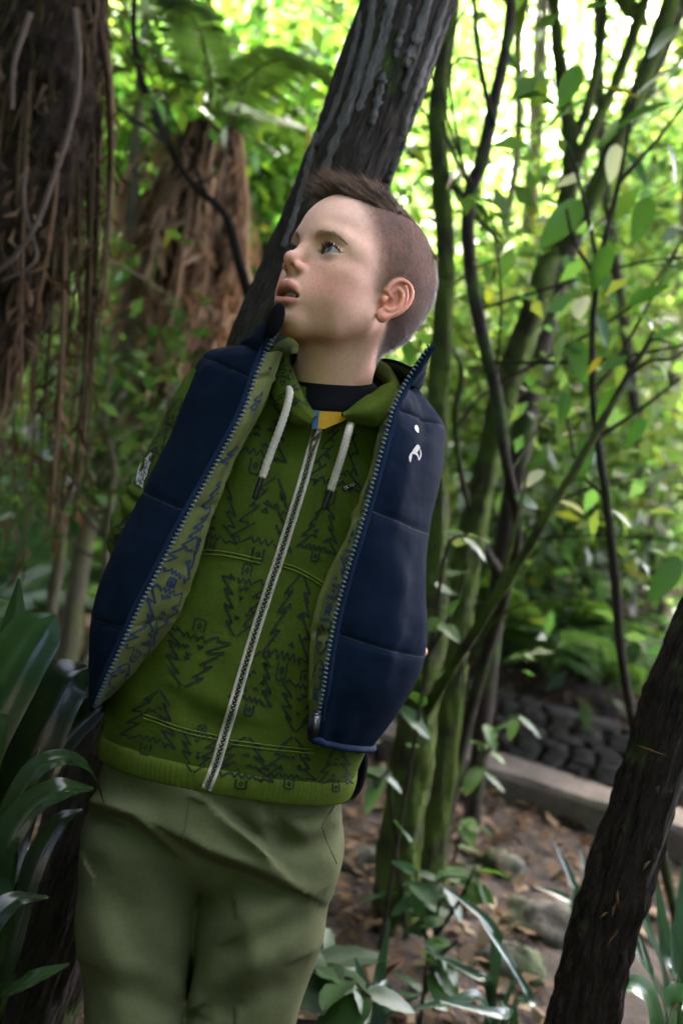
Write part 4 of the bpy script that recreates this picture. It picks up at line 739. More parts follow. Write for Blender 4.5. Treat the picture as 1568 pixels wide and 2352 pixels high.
# --- ear frame
EAR_O = np.array([6.5, 0.72, 0.1])
_ea = np.array([0.42, -0.89, -0.10]); _ea /= np.linalg.norm(_ea)            # backwards and outwards
_eb = np.array([0.06, -0.20, 0.97]); _eb -= _ea * (_ea @ _eb); _eb /= np.linalg.norm(_eb)
_en = np.cross(_ea, _eb)
if _en[0] < 0: _en = -_en
EARM = np.array([_ea, _eb, _en])
def _sdf_ear(p, sgn):
    far = np.linalg.norm(p * np.array([sgn, 1, 1]) - (EAR_O + 1.4 * _ea + 0.3 * _eb), axis=1)
    out = far - 3.4; near = out < 0.9
    if near.any(): out[near] = _sdf_ear_near(p[near], sgn)
    return out
def _sdf_ear_near(p, sgn):
    q = (p * np.array([sgn, 1, 1]) - EAR_O) @ EARM.T / 0.94            # a, b, n
    a, b, n = q[:, 0], q[:, 1], q[:, 2]
    # bowl-shaped plate
    rim = [(-0.05, 0.75), (0.15, 1.9), (0.85, 2.75), (1.75, 2.95), (2.6, 2.45), (3.0, 1.4), (2.85, 0.2), (2.35, -0.85), (1.75, -1.6), (1.05, -2.35)]
    R3 = catmull([(x, y, 0.30 + 0.22 * math.sin(math.pi * i / 9)) for i, (x, y) in enumerate(rim)], 16)
    d = sd_chain(q, list(R3), np.linspace(0.26, 0.30, 16))
    plate = np.maximum(sd_ell(q, (1.4, 0.55, -0.1), (1.62, 2.45, 0.42)), -sd_ell(q, (1.25, 0.1, 0.75), (1.15, 1.7, 0.75)))
    d = smin(d, plate, 0.25)
    anti = catmull([(0.95, 1.85, 0.2), (1.75, 1.5, 0.42), (2.12, 0.5, 0.5), (1.95, -0.5, 0.48), (1.4, -1.15, 0.42)], 9)
    d = smin(d, sd_chain(q, list(anti), [0.16, .24, .27, .27, .27, .27, .26, .26, .26]), 0.18)
    d = smin(d, sd_ell(q, (0.85, -2.05, 0.12), (0.85, 0.95, 0.42)), 0.35)      # lobe
    crus = catmull([(-0.05, 0.75, 0.3), (0.45, 0.55, 0.15), (1.0, 0.55, 0.0)], 5)
    d = smin(d, sd_chain(q, list(crus), [.24, .2, .18, .15, .12]), 0.15)
    d = smin(d, sd_ell(q, (0.15, -0.35, 0.28), (0.42, 0.5, 0.34)), 0.2)          # tragus
    d = smin(d, sd_ell(q, (0.95, -1.25, 0.36), (0.5, 0.26, 0.3)), 0.2)          # antitragus
    d = smax(d, -sd_ell(q, (0.85, -0.35, 0.32), (0.42, 0.62, 0.5)), 0.15)       # concha hole
    return d
EYE_C = np.array([3.0, 6.6, 2.12]); EYE_R = 1.22
def _lids(x, side):
    t = np.clip((np.abs(x) - 2.93) / 1.42, -1.2, 1.2)          # -1 inner, +1 outer corner
    base = 2.02 + 0.10 * t
    up = base + 0.54 * np.clip(1 - np.abs(t - 0.02) ** 2.4, -0.6, 1)
    lo = base - 0.34 * np.clip(1 - np.abs(t) ** 2.2, -0.6, 1)
    return up, lo
NOSTRIL = ((0.52, 9.70, -0.80), (0.84, 8.98, -1.12), 0.24, 0.30)
UL = [(0, 8.85, -2.85), (0.6, 8.9, -2.78), (1.35, 8.5, -3.15), (2.15, 7.75, -3.8)]
LL = [(0, 8.45, -4.62), (0.75, 8.5, -4.58), (1.5, 8.15, -4.35), (2.12, 7.7, -3.95)]
def sdf_head(p):
    ax = np.abs(p[:, 0]); pa = np.c_[ax, p[:, 1:]]
    pe = p.copy(); pe[:, 0] *= 1 + 0.022 * np.maximum(p[:, 1], 0)
    d = sd_ell(pe, (0, -0.95, 4.5), (7.35, 9.3, 7.95))
    d = smin(d, sd_ell(p, (0, -3.9, 0.6), (5.9, 5.0, 5.0)), 2.0)
    d = smin(d, sd_ell(pe, (0, 2.7, 5.0), (6.2, 6.5, 5.9)), 1.5)
    face = sd_ell(p, (0, 2.4, -0.2), (5.55, 5.5, 6.3))
    d = smin(d, face, 2.2)
    d = smin(d, sd_chain(pa, [(4.8, 1.0, -3.0), (3.5, 3.6, -4.8), (1.1, 6.0, -5.85)], [1.3, 1.35, 1.4]), 2.4)   # jaw
    d = smin(d, sd_ell(pa, (2.85, 4.35, -1.7), (2.85, 2.95, 3.2)), 2.0)          # cheek
    d = smin(d, sd_ell(pa, (3.75, 4.6, 0.5), (1.9, 1.9, 1.4)), 1.8)              # cheek bone
    d = smin(d, sd_ell(p, (0, 6.05, -3.0), (3.0, 2.85, 2.7)), 1.9)               # muzzle
    d = smin(d, sd_ell(p, (0, 6.45, -5.95), (1.7, 1.6, 1.3)), 1.6)              # chin
    d = smin(d, sd_chain(pa, [(0, 7.75, 3.85), (1.9, 7.85, 3.95), (3.8, 6.95, 3.9), (4.9, 5.4, 3.1)], [0.75, .72, .72, .6]), 1.1)   # brow
    d = smax(d, -sd_ell(pa, (3.0, 9.15, 2.05), (1.75, 1.75, 1.15)), 1.2)          # socket
    # nose
    d = smin(d, sd_chain(p, [(0, 7.6, 3.1), (0, 8.55, 1.6), (0, 9.45, 0.2)], [0.66, 0.66, 0.72]), 0.9)
    d = smin(d, sd_ell(p, (0, 9.62, -0.02), (0.84, 0.88, 0.78)), 0.5)
    d = smin(d, sd_ell(pa, (0.98, 8.8, -0.66), (0.54, 0.90, 0.56)), 0.5)
    d = smin(d, sd_cap(p, (0, 9.8, -0.5), (0, 8.7, -1.6), 0.36, 0.40), 0.3)
    d = smax(d, -sd_cap(pa, *NOSTRIL), 0.12)   # nostril
    d = smax(d, -sd_cap(p, (0, 9.4, -1.9), (0, 9.6, -2.4), 0.28, 0.3), 0.5)       # philtrum
    d = smin(d, sd_ell(pa, (4.3, 3.6, 3.0), (1.7, 2.6, 2.2)), 1.6)              # temple
    # lids
    shell = sd_sph(pa, EYE_C, EYE_R + 0.16)
    d = smin(d, shell, 0.5)
    crease = sd_chain(pa, [(1.75, 8.0, 2.55), (2.5, 8.05, 3.02), (3.3, 7.9, 3.08), (4.3, 7.15, 2.72)], [0.07, 0.11, 0.11, 0.07])
    d = smax(d, -crease, 0.28)
    up, lo = _lids(p[:, 0], 1)
    ap = np.maximum(np.maximum(p[:, 2] - up, lo - p[:, 2]) * 0.9, np.maximum(6.6 - p[:, 1], np.abs(ax - 2.93) - 1.45))
    d = smax(d, -ap, 0.14)
    # lips
    ul = catmull(UL, 7)
    d = smin(d, sd_chain(pa, list(ul), [.56, .56, .53, .48, .4, .28, .14]), 0.42)
    ll = catmull(LL, 7)
    d = smin(d, sd_chain(pa, list(ll), [.56, .55, .53, .48, .4, .28, .14]), 0.4)
    d = smax(d, -sd_ell(p, (0, 8.55, -5.4), (1.4, 0.5, 0.35)), 0.6)               # fold above chin
    mz = p[:, 2] + 3.72 + 0.035 * ax ** 2
    d = smax(d, -sd_ell(np.c_[p[:, 0], p[:, 1], mz], (0, 8.3, 0), (1.98, 2.3, 0.46)), 0.14)    # open mouth
    # neck and shoulders
    d = smin(d, sd_cap(p, NECK_T, NECK_B, 4.6, 4.75), 1.6)
    st = c2h(cm(742, 935, 116))
    d = smin(d, sd_cap(p, (4.0, -1.9, -2.6), st + np.array([1.0, 0, 0]), 0.9, 0.75), 2.0)
    d = smin(d, sd_cap(p, (-4.0, -1.9, -2.6), st - np.array([1.0, 0, 0]), 0.9, 0.75), 2.0)
    dn = (c2h(cm(700, 1150, 119)) - NECK_B); dn /= np.linalg.norm(dn)
    rt = c2h(cm(880, 1035, 121)); lf = c2h(cm(590, 975, 121))
    d = smin(d, sd_cap(p, lf, rt, 4.6, 4.6), 5.0)
    ear = np.minimum(_sdf_ear(p, 1), _sdf_ear(p, -1))
    d = smin(d, ear, 0.3)
    d = d + 0.02 * vnoise(p * 0.8)
    return d
_lo = np.array([-9.2, -11.5, -9.0]); _hi = np.array([9.2, 11.6, 13.2])
_ext = np.array([c2h(cm(u, v, d)) for u, v, d in ((560, 1010, 117), (930, 1010, 117), (764, 1010, 127), (764, 1010, 108))])
_lo = np.minimum(_lo, _ext.min(0)); _hi = np.maximum(_hi, _ext.max(0))
HV, HF = surface_nets(sdf_head, _lo, _hi, 0.14)
# trim everything under the clothes
_cc = h2c(HV)
def smooth01(x, a, b):
    t = np.clip((x - a) / (b - a), 0, 1); return t * t * (3 - 2 * t)
# ---- skin colours (lips, ears, cheeks, shaved scalp; painted shade in nostrils and ear hollows)
def hair_line(p):
    """>0 inside the hair-bearing scalp"""
    x, y, z = np.abs(p[:, 0]), p[:, 1], p[:, 2]
    yb = np.interp(z, [-1.0, 0.3, 1.2, 2.4, 4.2, 6.0, 7.4, 8.6, 9.6, 11], [0.9, 2.0, 2.7, 3.2, 4.3, 5.3, 5.9, 6.4, 7.2, 8.0])
    zb = np.interp(y, [-9, -6.5, -4.5, -3.0, -2.0, -0.8, 0.6, 1.6], [-4.6, -6.2, -6.2, -5.0, -3.2, 1.5, 0.6, -0.2])
    return np.minimum(yb - y, z - zb)
def top_line(p):
    """>0 where the hair is long (a strip from the brow line over the crown to the back)"""
    x, y, z = np.abs(p[:, 0]), p[:, 1], p[:, 2]
    w = np.interp(y, [-10, -8, -5, 0, 4, 7, 8], [4.2, 5.3, 5.6, 4.9, 4.7, 4.2, 3.6])
    return np.minimum(np.minimum(w - x, hair_line(p) + 0.1), (z - np.interp(y, [-9.8, -8.5, -6, -3.5, -1], [1.5, 3.4, 6.6, 8.6, 9.2]) - 0.0))
def skin_colour(P):
    n = len(P); ax = np.abs(P[:, 0]); pa = np.c_[ax, P[:, 1:]]
    c = np.tile([0.74, 0.425, 0.295], (n, 1))
    def blend(m, col):
        m = np.clip(m, 0, 1)[:, None]; c[:] = c * (1 - m) + np.array(col) * m
    blend(0.85 * np.exp(-((np.linalg.norm((pa - [3.9, 6.2, -1.6]) / [2.2, 2.8, 2.0], axis=1)) ** 2)), (0.60, 0.235, 0.165))
    blend(0.8 * np.exp(-((np.linalg.norm((pa - [0, 10.0, -0.6]) / [1.5, 1.3, 1.1], axis=1)) ** 2)), (0.60, 0.225, 0.16))
    blend(0.45 * smooth01(P[:, 2], 4.0, 7.0) * (P[:, 1] > 2), (0.75, 0.475, 0.345))
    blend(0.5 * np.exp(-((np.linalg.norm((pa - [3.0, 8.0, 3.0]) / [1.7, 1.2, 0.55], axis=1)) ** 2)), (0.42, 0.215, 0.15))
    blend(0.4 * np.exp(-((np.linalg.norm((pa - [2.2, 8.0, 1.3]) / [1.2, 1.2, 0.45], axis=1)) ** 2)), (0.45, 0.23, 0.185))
    e = np.minimum(_sdf_ear(P, 1), _sdf_ear(P, -1))
    blend(0.8 * smooth01(-e, -0.25, 0.0) * (ax > 6.4), (0.62, 0.22, 0.125))
    q_ = (pa - EAR_O) @ EARM.T / 0.94; blend(0.75 * np.exp(-np.linalg.norm((q_ - [0.95, -0.2, 0.1]) / [0.6, 0.9, 0.5], axis=1) ** 2), (0.38, 0.085, 0.05))  # ear hollow: darker red painted in, standing in for shade
    # lips
    ul = catmull(UL, 7)
    ll = catmull(LL, 7)
    dl = np.minimum(sd_chain(pa, list(ul), [.56, .56, .53, .48, .4, .28, .14]), sd_chain(pa, list(ll), [.56, .55, .53, .48, .4, .28, .14]))
    lipm = smooth01(-dl, -0.16, -0.02) * (P[:, 1] > 7.2)
    lipm *= 1 - smooth01(P[:, 2], -2.42 - 0.2 * ax ** 1.6 , -2.25 - 0.2 * ax ** 1.6)
    lipm *= smooth01(P[:, 2], -5.2 + 0.12 * ax ** 2, -5.0 + 0.12 * ax ** 2)
    blend(0.9 * lipm, (0.44, 0.135, 0.115))
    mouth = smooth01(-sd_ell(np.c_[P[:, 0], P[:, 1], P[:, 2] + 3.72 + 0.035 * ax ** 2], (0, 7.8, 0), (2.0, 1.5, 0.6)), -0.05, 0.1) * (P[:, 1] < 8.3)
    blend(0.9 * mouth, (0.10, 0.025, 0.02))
    blend(0.9 * smooth01(-sd_cap(pa, *NOSTRIL), -0.01, 0.05), (0.10, 0.028, 0.02))  # nostril interior: dark red, with its shade painted into the colour
    # eyebrow skin
    br = sd_chain(pa, BROW_C, [0.26, 0.28, 0.22, 0.08]); blend(0.38 * smooth01(-br, -0.25, 0.1) * (P[:, 1] > 4), (0.20, 0.115, 0.075))
    # lash line
    up, lo = _lids(P[:, 0], 1)
    lash = np.exp(-((P[:, 2] - up) / 0.09) ** 2) * (np.abs(ax - 2.93) < 1.5) * (P[:, 1] > 6.5) * (sd_sph(pa, EYE_C, EYE_R) < 0.3)
    blend(0.9 * lash, (0.035, 0.02, 0.016))
    lo_l = np.exp(-((P[:, 2] - lo) / 0.08) ** 2) * (np.abs(ax - 2.93) < 1.4) * (P[:, 1] > 6.5) * (sd_sph(pa, EYE_C, EYE_R) < 0.3)
    blend(0.5 * lo_l, (0.22, 0.09, 0.075))
    # shaved scalp
    hl = hair_line(P) + 0.22 * vnoise(P * 2.1) + 0.12 * vnoise(P * 5.3)
    notear = smooth01(e, 0.0, 0.2)
    blend(0.92 * smooth01(hl, -0.9, 2.4) ** 0.75 * notear, (0.052, 0.041, 0.036))
    blend(0.75 * smooth01(top_line(P), -0.2, 0.5) * notear, (0.060, 0.040, 0.030))
    return c
BROW_C = [(1.35, 8.35, 3.2), (2.3, 8.35, 3.62), (3.6, 7.65, 3.78), (4.8, 6.35, 3.25)]
# ---- materials of the figure
def mat_skin():
    b = NB('skin')
    c = b.attr()
    n1 = b.noise(35, 4); n2 = b.noise(140, 3); n4 = b.noise(11, 3)
    c = b.mix(b.rng(n1, 0.35, 0.7, 0.0, 0.16), c, (0.50, 0.22, 0.16))
    c = b.mix(b.rng(n4, 0.4, 0.65, 0.0, 0.22), c, (0.62, 0.30, 0.20)); c = b.mix(b.rng(b.noise(230, 3), 0.45, 0.7, 0.0, 0.18), c, (0.40, 0.20, 0.14))
    # freckles, thickest over cheek and nose
    fr = b.voro(460); fn = b.noise(90, 2); sx = b.n('ShaderNodeSeparateColor'); b.set(sx.inputs[0], b.attr('Freckle')); ms = sx.outputs[0]; sc = sx.outputs[1]
    f = b.math('MULTIPLY', b.rng(fr, 0.10, 0.40, 1.0, 0.0), b.rng(fn, 0.42, 0.60, 0.0, 1.0))
    f = b.math('MULTIPLY', f, ms)
    c = b.mix(b.math('MULTIPLY', f, 0.8), c, (0.27, 0.115, 0.062))
    nrm = b.bump(b.noise(700, 3), 0.3, 0.0008)
    rg = b.math('ADD', b.rng(n2, 0.3, 0.7, 0.42, 0.58), b.math('MULTIPLY', sc, 0.45), True)
    return b.done(b.bsdf(c, rg, nrm, Subsurface_Weight=b.math('SUBTRACT', 0.22, b.math('MULTIPLY', sc, 0.22)), Subsurface_Radius=(0.010, 0.0042, 0.0024), Subsurface_Scale=1.0, Specular_IOR_Level=b.math('SUBTRACT', 0.32, b.math('MULTIPLY', sc, 0.30))))
def simple_mat(name, col, rough=0.6, **k):
    b = NB(name); return b.done(b.bsdf(col, rough, **k))
def mat_hair(name, c1, c2):
    b = NB(name); c = b.mix(b.attr(), c1, c2)
    return b.done(b.bsdf(c, 0.48, Specular_IOR_Level=0.45))
M_SKIN = mat_skin()
M_HAIR = mat_hair('brown_hair', (0.026, 0.014, 0.008), (0.25, 0.145, 0.078))
M_BROW = mat_hair('brow_hair', (0.10, 0.055, 0.032), (0.26, 0.15, 0.09))
M_STUB = mat_hair('cropped_hair', (0.028, 0.019, 0.015), (0.075, 0.053, 0.043))
M_LASH = simple_mat('dark_lash', (0.012, 0.008, 0.007), 0.5)
M_TOOTH = simple_mat('tooth_enamel', (0.52, 0.45, 0.37), 0.3)
# root of the boy: the ground under his feet
BASE = ground_at(470, 2860)
BASE[2] = 0.0
boy = empty('person', BASE)
tag(boy, 'boy in navy padded vest over green printed hoodie, looking up against a leaning trunk', 'person')
_keep = (h2c(HV)[HF].mean(1)[:, 1] > -0.5 * 0 + cm(0, 1005, 117)[1])
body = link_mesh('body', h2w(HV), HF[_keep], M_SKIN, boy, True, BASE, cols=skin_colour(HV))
_pa = np.c_[np.abs(HV[:, 0]), HV[:, 1:]]
_fm = np.exp(-np.linalg.norm((_pa - [3.6, 6.4, -0.9]) / [3.0, 3.6, 2.4], axis=1) ** 2) * 1.2 + 0.5 * np.exp(-np.linalg.norm((_pa - [0, 10, 0.3]) / [1.6, 1.6, 1.2], axis=1) ** 2) + 0.12 * (HV[:, 1] > 3)
_fm *= (hair_line(HV) < -0.4)
_at = body.data.color_attributes.new('Freckle', 'FLOAT_COLOR', 'POINT')
_at.data.foreach_set('color', np.c_[np.clip(_fm, 0, 1), smooth01(hair_line(HV), -0.3, 1.2) * smooth01(np.minimum(_sdf_ear(HV, 1), _sdf_ear(HV, -1)), 0.0, 0.2), np.zeros(len(HV)), np.ones(len(HV))].astype(np.float32).ravel())
# ---- eyes
def mat_eye():
    b = NB('eyeball'); r = b.attr()          # Col.r = angle from the gaze axis (0..1)
    col = b.ramp(r, [(0.0, (0.006, 0.006, 0.008)), (0.20, (0.006, 0.006, 0.008)), (0.23, (0.035, 0.045, 0.052)), (0.33, (0.07, 0.09, 0.105)), (0.40, (0.05, 0.065, 0.085)), (0.45, (0.40, 0.37, 0.36)), (1.0, (0.40, 0.34, 0.32))])
    return b.done(b.bsdf(col, 0.06, Coat_Weight=0.5, Coat_Roughness=0.02, Specular_IOR_Level=0.6))
M_EYE = mat_eye()
_u = np.linspace(0, np.pi, 25); _w = np.linspace(0, 2 * np.pi, 33)[:-1]
_S = np.stack([np.sin(_u)[:, None] * np.cos(_w), np.cos(_u)[:, None] * np.ones(32), np.sin(_u)[:, None] * np.sin(_w)], -1).reshape(-1, 3)
for s in (-1, 1):
    gz = np.array([-0.06, 0.97, 0.17]); gz /= np.linalg.norm(gz)
    ang = np.arccos(np.clip(_S @ gz, -1, 1))
    rad = EYE_R + 0.075 * np.exp(-(ang / 0.36) ** 2)
    link_mesh('eyeball', h2w(EYE_C * [s, 1, 1] + _S * rad[:, None]), grid_faces(25, 32, True), M_EYE, boy, True, BASE, cols=np.repeat((ang / 1.25)[:, None], 3, 1))
# ---- strands
def strands(roots, dirs, lens, rad, bend, nseg=4, seg=3, cols=None, jit=0.15, rng=RNG, taper=0.15):
    """tapered strands: roots (n,3), start dirs, lengths, bend vector added along the strand (all head cm)"""
    n = len(roots); t = np.linspace(0, 1, nseg + 1)
    d = dirs / np.linalg.norm(dirs, axis=1, keepdims=True)
    P = roots[:, None, :] + lens[:, None, None] * (d[:, None, :] * t[None, :, None] + bend[:, None, :] * (t ** 2)[None, :, None])
    T = np.gradient(P, axis=1); T /= np.linalg.norm(T, axis=2, keepdims=True) + 1e-9
    a = np.cross(T, [0.3, 0.5, 0.81]); a /= np.linalg.norm(a, axis=2, keepdims=True) + 1e-9
    b2 = np.cross(T, a)
    r = (np.broadcast_to(rad, (n,))[:, None] * (1 - (1 - taper) * t[None, :] ** 1.5))
    ph = np.linspace(0, 2 * np.pi, seg, endpoint=False)
    V = P[:, :, None, :] + r[:, :, None, None] * (np.cos(ph)[None, None, :, None] * a[:, :, None, :] + np.sin(ph)[None, None, :, None] * b2[:, :, None, :])
    V = V.reshape(-1, 3)
    f0 = grid_faces(nseg + 1, seg, True)
    Fc = (f0[None] + (np.arange(n) * (nseg + 1) * seg)[:, None, None]).reshape(-1, 4)
    C = np.repeat(cols, (nseg + 1) * seg)[:, None].repeat(3, 1) if cols is not None else None
    return V, Fc, C
def vert_normals(V, Fc):
    n = np.cross(V[Fc[:, 2]] - V[Fc[:, 0]], V[Fc[:, 3]] - V[Fc[:, 1]]); N = np.zeros_like(V)
    for k in range(4): np.add.at(N, Fc[:, k], n)
    return N / (np.linalg.norm(N, axis=1, keepdims=True) + 1e-12)
HN = vert_normals(HV, HF)
def pick(mask, n, rng=RNG):
    i = rng.choice(np.flatnonzero(mask), n); return HV[i] + HN[i] * 0.0 + rng.normal(0, 0.05, (n, 3)), HN[i]
_ear = np.minimum(_sdf_ear(HV, 1), _sdf_ear(HV, -1))
_hl = hair_line(HV); _tl = top_line(HV)
# long hair on top: combed forward and to his right, lifting at the crown
def top_hair():
    n = 8500
    P, N = pick((_tl > 0.0) & (HV[:, 2] > 2), n)
    y = P[:, 1]; lenm = np.interp(y, [-9, -6, -2, 2, 5, 7.5], [1.2, 1.6, 2.3, 3.1, 3.8, 4.1]) * RNG.uniform(0.6, 1.1, n)
    clump = np.stack([vnoise(P * 1.4 + 5), vnoise(P * 1.4 + 31), vnoise(P * 1.4 + 77)], -1)
    d = N * np.interp(y, [-9, 0, 6, 8], [0.25, 0.35, 0.50, 0.62])[:, None] + np.array([-0.42, 0.68, 0.02]) + 0.42 * clump + RNG.normal(0, 0.07, (n, 3))
    back = smooth01(y, 0.0, -7.0)[:, None]
    d = d * (1 - back) + back * (N * 0.42 + np.array([0, 0.15, -0.70]) + 0.2 * clump + RNG.normal(0, 0.10, (n, 3)))
    edge = 1 - smooth01(top_line(P), 0.0, 0.9)
    lenm *= 1 - 0.45 * edge
    bend = np.array([-0.14, 0.10, -0.10]) * (1 - back) + np.array([0, 0, -0.25]) * back + 0.16 * clump
    return strands(P - N * 0.1, d, lenm, np.where(RNG.random(n) < 0.2, RNG.uniform(0.05, 0.085, n), RNG.uniform(0.02, 0.04, n)), bend, 5, 3, np.clip(0.38 + 0.75 * vnoise(P * 2.2) + RNG.normal(0, 0.16, n), 0, 1), taper=0.08)
V, Fc, C = top_hair()
link_mesh('hair', h2w(V), Fc, M_HAIR, boy, True, BASE, cols=C, label='brown hair, longer on top and brushed forward')
def stubble():
    n = 26000
    P, N = pick((_hl + RNG.normal(0, 0.45, len(HV)) > 0.45) & (_tl < 0.15) & (_ear > 0.12), n)
    d = N * 0.17 + np.array([0, -0.35, -0.75]) * 1.0 + np.c_[np.sign(P[:, 0]) * 0.0, np.zeros(n), np.zeros(n)] + RNG.normal(0, 0.18, (n, 3))
    ln = RNG.uniform(0.28, 0.50, n) * np.interp(_hl[0] * 0 + hair_line(P), [0, 1.5], [0.5, 1.0])
    return strands(P, d, ln, 0.0085 * np.ones(n), np.zeros((n, 3)), 1, 3, np.clip(0.45 + 0.35 * vnoise(P * 3) + RNG.normal(0, 0.25, n), 0, 1))
V, Fc, C = stubble()
link_mesh('hair', h2w(V), Fc, M_STUB, boy, False, BASE, cols=C, label='close clipped greyish brown sides')
# ---- brows and lashes
def brow_strands(s):
    n = 300
    c = catmull(BROW_C, 60); t = RNG.uniform(0, 1, n); k = (t * 59).astype(int)
    w = np.interp(t, [0, 0.3, 0.7, 1], [0.20, 0.24, 0.16, 0.05])
    P = c[k] + np.c_[np.zeros(n), np.zeros(n), RNG.uniform(-1, 1, n) * w]
    # drop on to the skin
    j = np.argmin(((HV[None, (HV[:, 0] > 0) & (HV[:, 1] > 4) & (HV[:, 2] > 2.4) & (HV[:, 2] < 5)] - P[:, None]) ** 2)[..., [0, 2]].sum(-1), 1)
    sub = np.flatnonzero((HV[:, 0] > 0) & (HV[:, 1] > 4) & (HV[:, 2] > 2.4) & (HV[:, 2] < 5))
    R, N = HV[sub[j]], HN[sub[j]]
    tg = np.gradient(c, axis=0)[k]; tg /= np.linalg.norm(tg, axis=1, keepdims=True)
    d = tg * 0.9 + N * 0.25 + np.array([0, 0, 1]) * np.interp(t, [0, 0.4, 1], [0.7, 0.25, -0.2])[:, None] + RNG.normal(0, 0.12, (n, 3))
    V, Fc, C = strands(R, d, RNG.uniform(0.25, 0.45, n), 0.012 * np.ones(n), np.zeros((n, 3)), 2, 3, RNG.uniform(0.1, 0.7, n))
    return V * [s, 1, 1], Fc, C
def lash_strands(s, upper=True):
    n = 46 if upper else 26
    x = np.linspace(1.62, 4.28, n) + RNG.normal(0, 0.03, n)
    up, lo = _lids(x, 1); z = (up + 0.02) if upper else (lo - 0.03)
    rr = (EYE_R + 0.13) ** 2 - (x - EYE_C[0]) ** 2 - (z - EYE_C[2]) ** 2
    y = EYE_C[1] + np.sqrt(np.maximum(rr, 0.05))
    P = np.c_[x, y, z]; o = (P - EYE_C); o /= np.linalg.norm(o, axis=1, keepdims=True)
    d = o * 0.8 + np.array([0.35, 0.3, -0.1 if upper else -0.5]) + RNG.normal(0, 0.12, (n, 3))
    L = RNG.uniform(0.5, 0.72, n) if upper else RNG.uniform(0.22, 0.32, n)
    V, Fc, C = strands(P, d, L, (0.055 if upper else 0.018) * np.ones(n), np.tile([0.05, 0.0, 0.3 if upper else -0.1], (n, 1)), 3, 3)
    return V * [s, 1, 1], Fc
for s in (-1, 1):
    V, Fc, C = brow_strands(s); link_mesh('eyebrow', h2w(V), Fc if s > 0 else Fc[:, ::-1], M_BROW, boy, True, BASE, cols=C)
    m = MB(); m.add(*lash_strands(s, True)); m.add(*lash_strands(s, False)); V, Fc, C = m.get(); link_mesh('eyelashes', h2w(V), Fc, M_LASH, boy, True, BASE)
# ---- upper teeth
def tooth(x0, w, h):
    a = x0 / 2.05; y = 7.55 - 0.75 * a * a * 1.6 + 0.35; n = 8
    V = []; z0 = -3.05
    for i, zz in enumerate(np.linspace(0, 1, 5)):
        for ph in np.linspace(0, 2 * np.pi, n, endpoint=False):
            k = (1 - 0.35 * (zz > 0.9)) * (0.9 + 0.1 * zz)
            V.append((x0 + w * 0.5 * k * np.sign(np.cos(ph)) * abs(np.cos(ph)) ** 0.6, y + 0.22 * k * np.sin(ph), z0 - h * zz))
    V.append((x0, y, z0 - h * 1.02)); F = grid_faces(5, n, True).tolist() + [[4 * n + i, 4 * n + (i + 1) % n, 5 * n] for i in range(n)]
    return np.array(V), F
for x0, w, h in ((-1.22, 0.5, 0.55), (-0.42, 0.84, 0.72), (0.42, 0.84, 0.72), (1.22, 0.62, 0.6), (-1.7, .45, .5), (1.72, 0.5, 0.5)):
    V, F = tooth(x0, w, h); link_mesh('tooth', h2w(V), F, M_TOOTH, boy, True, BASE)
# ================================================================== clothing (camera-frame centimetres, lofted surfaces)
def px(P):
    P = np.asarray(P, float); d = -P[..., 2]
    return np.stack([784 + FPX * P[..., 0] / d, 1176 - FPX * P[..., 1] / d], -1)
def C(u, v, d): return cm(u, v, d)
def CC(L): return np.array([cm(*p) for p in L])
def onto(G, pts, wrap=False):
    """points of the picture -> (position, normal) on the nearest layer of the vertex grid G (nr, nc, 3)"""
    nr, nc = G.shape[:2]; Fq = grid_faces(nr, nc, wrap); V = G.reshape(-1, 3); P2 = px(V)
    T = np.vstack([Fq[:, [0, 1, 2]], Fq[:, [0, 2, 3]]]); A, B, Cc = P2[T[:, 0]], P2[T[:, 1]], P2[T[:, 2]]
    v0, v1 = B - A, Cc - A; den = v0[:, 0] * v1[:, 1] - v0[:, 1] * v1[:, 0]; den = np.where(np.abs(den) < 1e-9, 1e-9, den)
    pos, nor = [], []
    for q in np.asarray(pts, float):
        w = q - A
        b = (w[:, 0] * v1[:, 1] - w[:, 1] * v1[:, 0]) / den; c = (v0[:, 0] * w[:, 1] - v0[:, 1] * w[:, 0]) / den; a = 1 - b - c
        e = np.minimum(np.minimum(a, b), c)
        ok = e > -1e-4
        if ok.any():
            z = a * V[T[:, 0], 2] + b * V[T[:, 1], 2] + c * V[T[:, 2], 2]; k = np.flatnonzero(ok)[np.argmax(z[ok])]
        else: k = int(np.argmin(((A + B + Cc) / 3 - q).__pow__(2).sum(1)))
        bb, cb = np.clip([b[k], c[k]], -0.3, 1.3); ab = 1 - bb - cb
        p = ab * V[T[k, 0]] + bb * V[T[k, 1]] + cb * V[T[k, 2]]
        n = np.cross(V[T[k, 1]] - V[T[k, 0]], V[T[k, 2]] - V[T[k, 0]]); n /= np.linalg.norm(n) + 1e-12
        if n @ p > 0: n = -n
        pos.append(p); nor.append(n)
    return np.array(pos), np.array(nor)
def ribbon(P, N, w, lift=0.05, thick=0.0):
    """flat strip along P facing N; a closed thin bar when thick > 0"""
    P = np.asarray(P); T = np.gradient(P, axis=0); T /= np.linalg.norm(T, axis=1, keepdims=True) + 1e-12
    S = np.cross(T, N); S /= np.linalg.norm(S, axis=1, keepdims=True) + 1e-12; w = np.broadcast_to(np.asarray(w, float), (len(P),))[:, None]
    if thick == 0:
        V = np.stack([P - S * w / 2 + N * lift, P + S * w / 2 + N * lift], 1)
        return V.reshape(-1, 3), grid_faces(len(P), 2)
    V = np.stack([P - S * w / 2 + N * lift, P - S * w * 0.35 + N * (lift + thick), P + S * w * 0.35 + N * (lift + thick), P + S * w / 2 + N * lift], 1)
    return V.reshape(-1, 3), grid_faces(len(P), 4)
def W(V): return c2w(np.asarray(V) / 100)
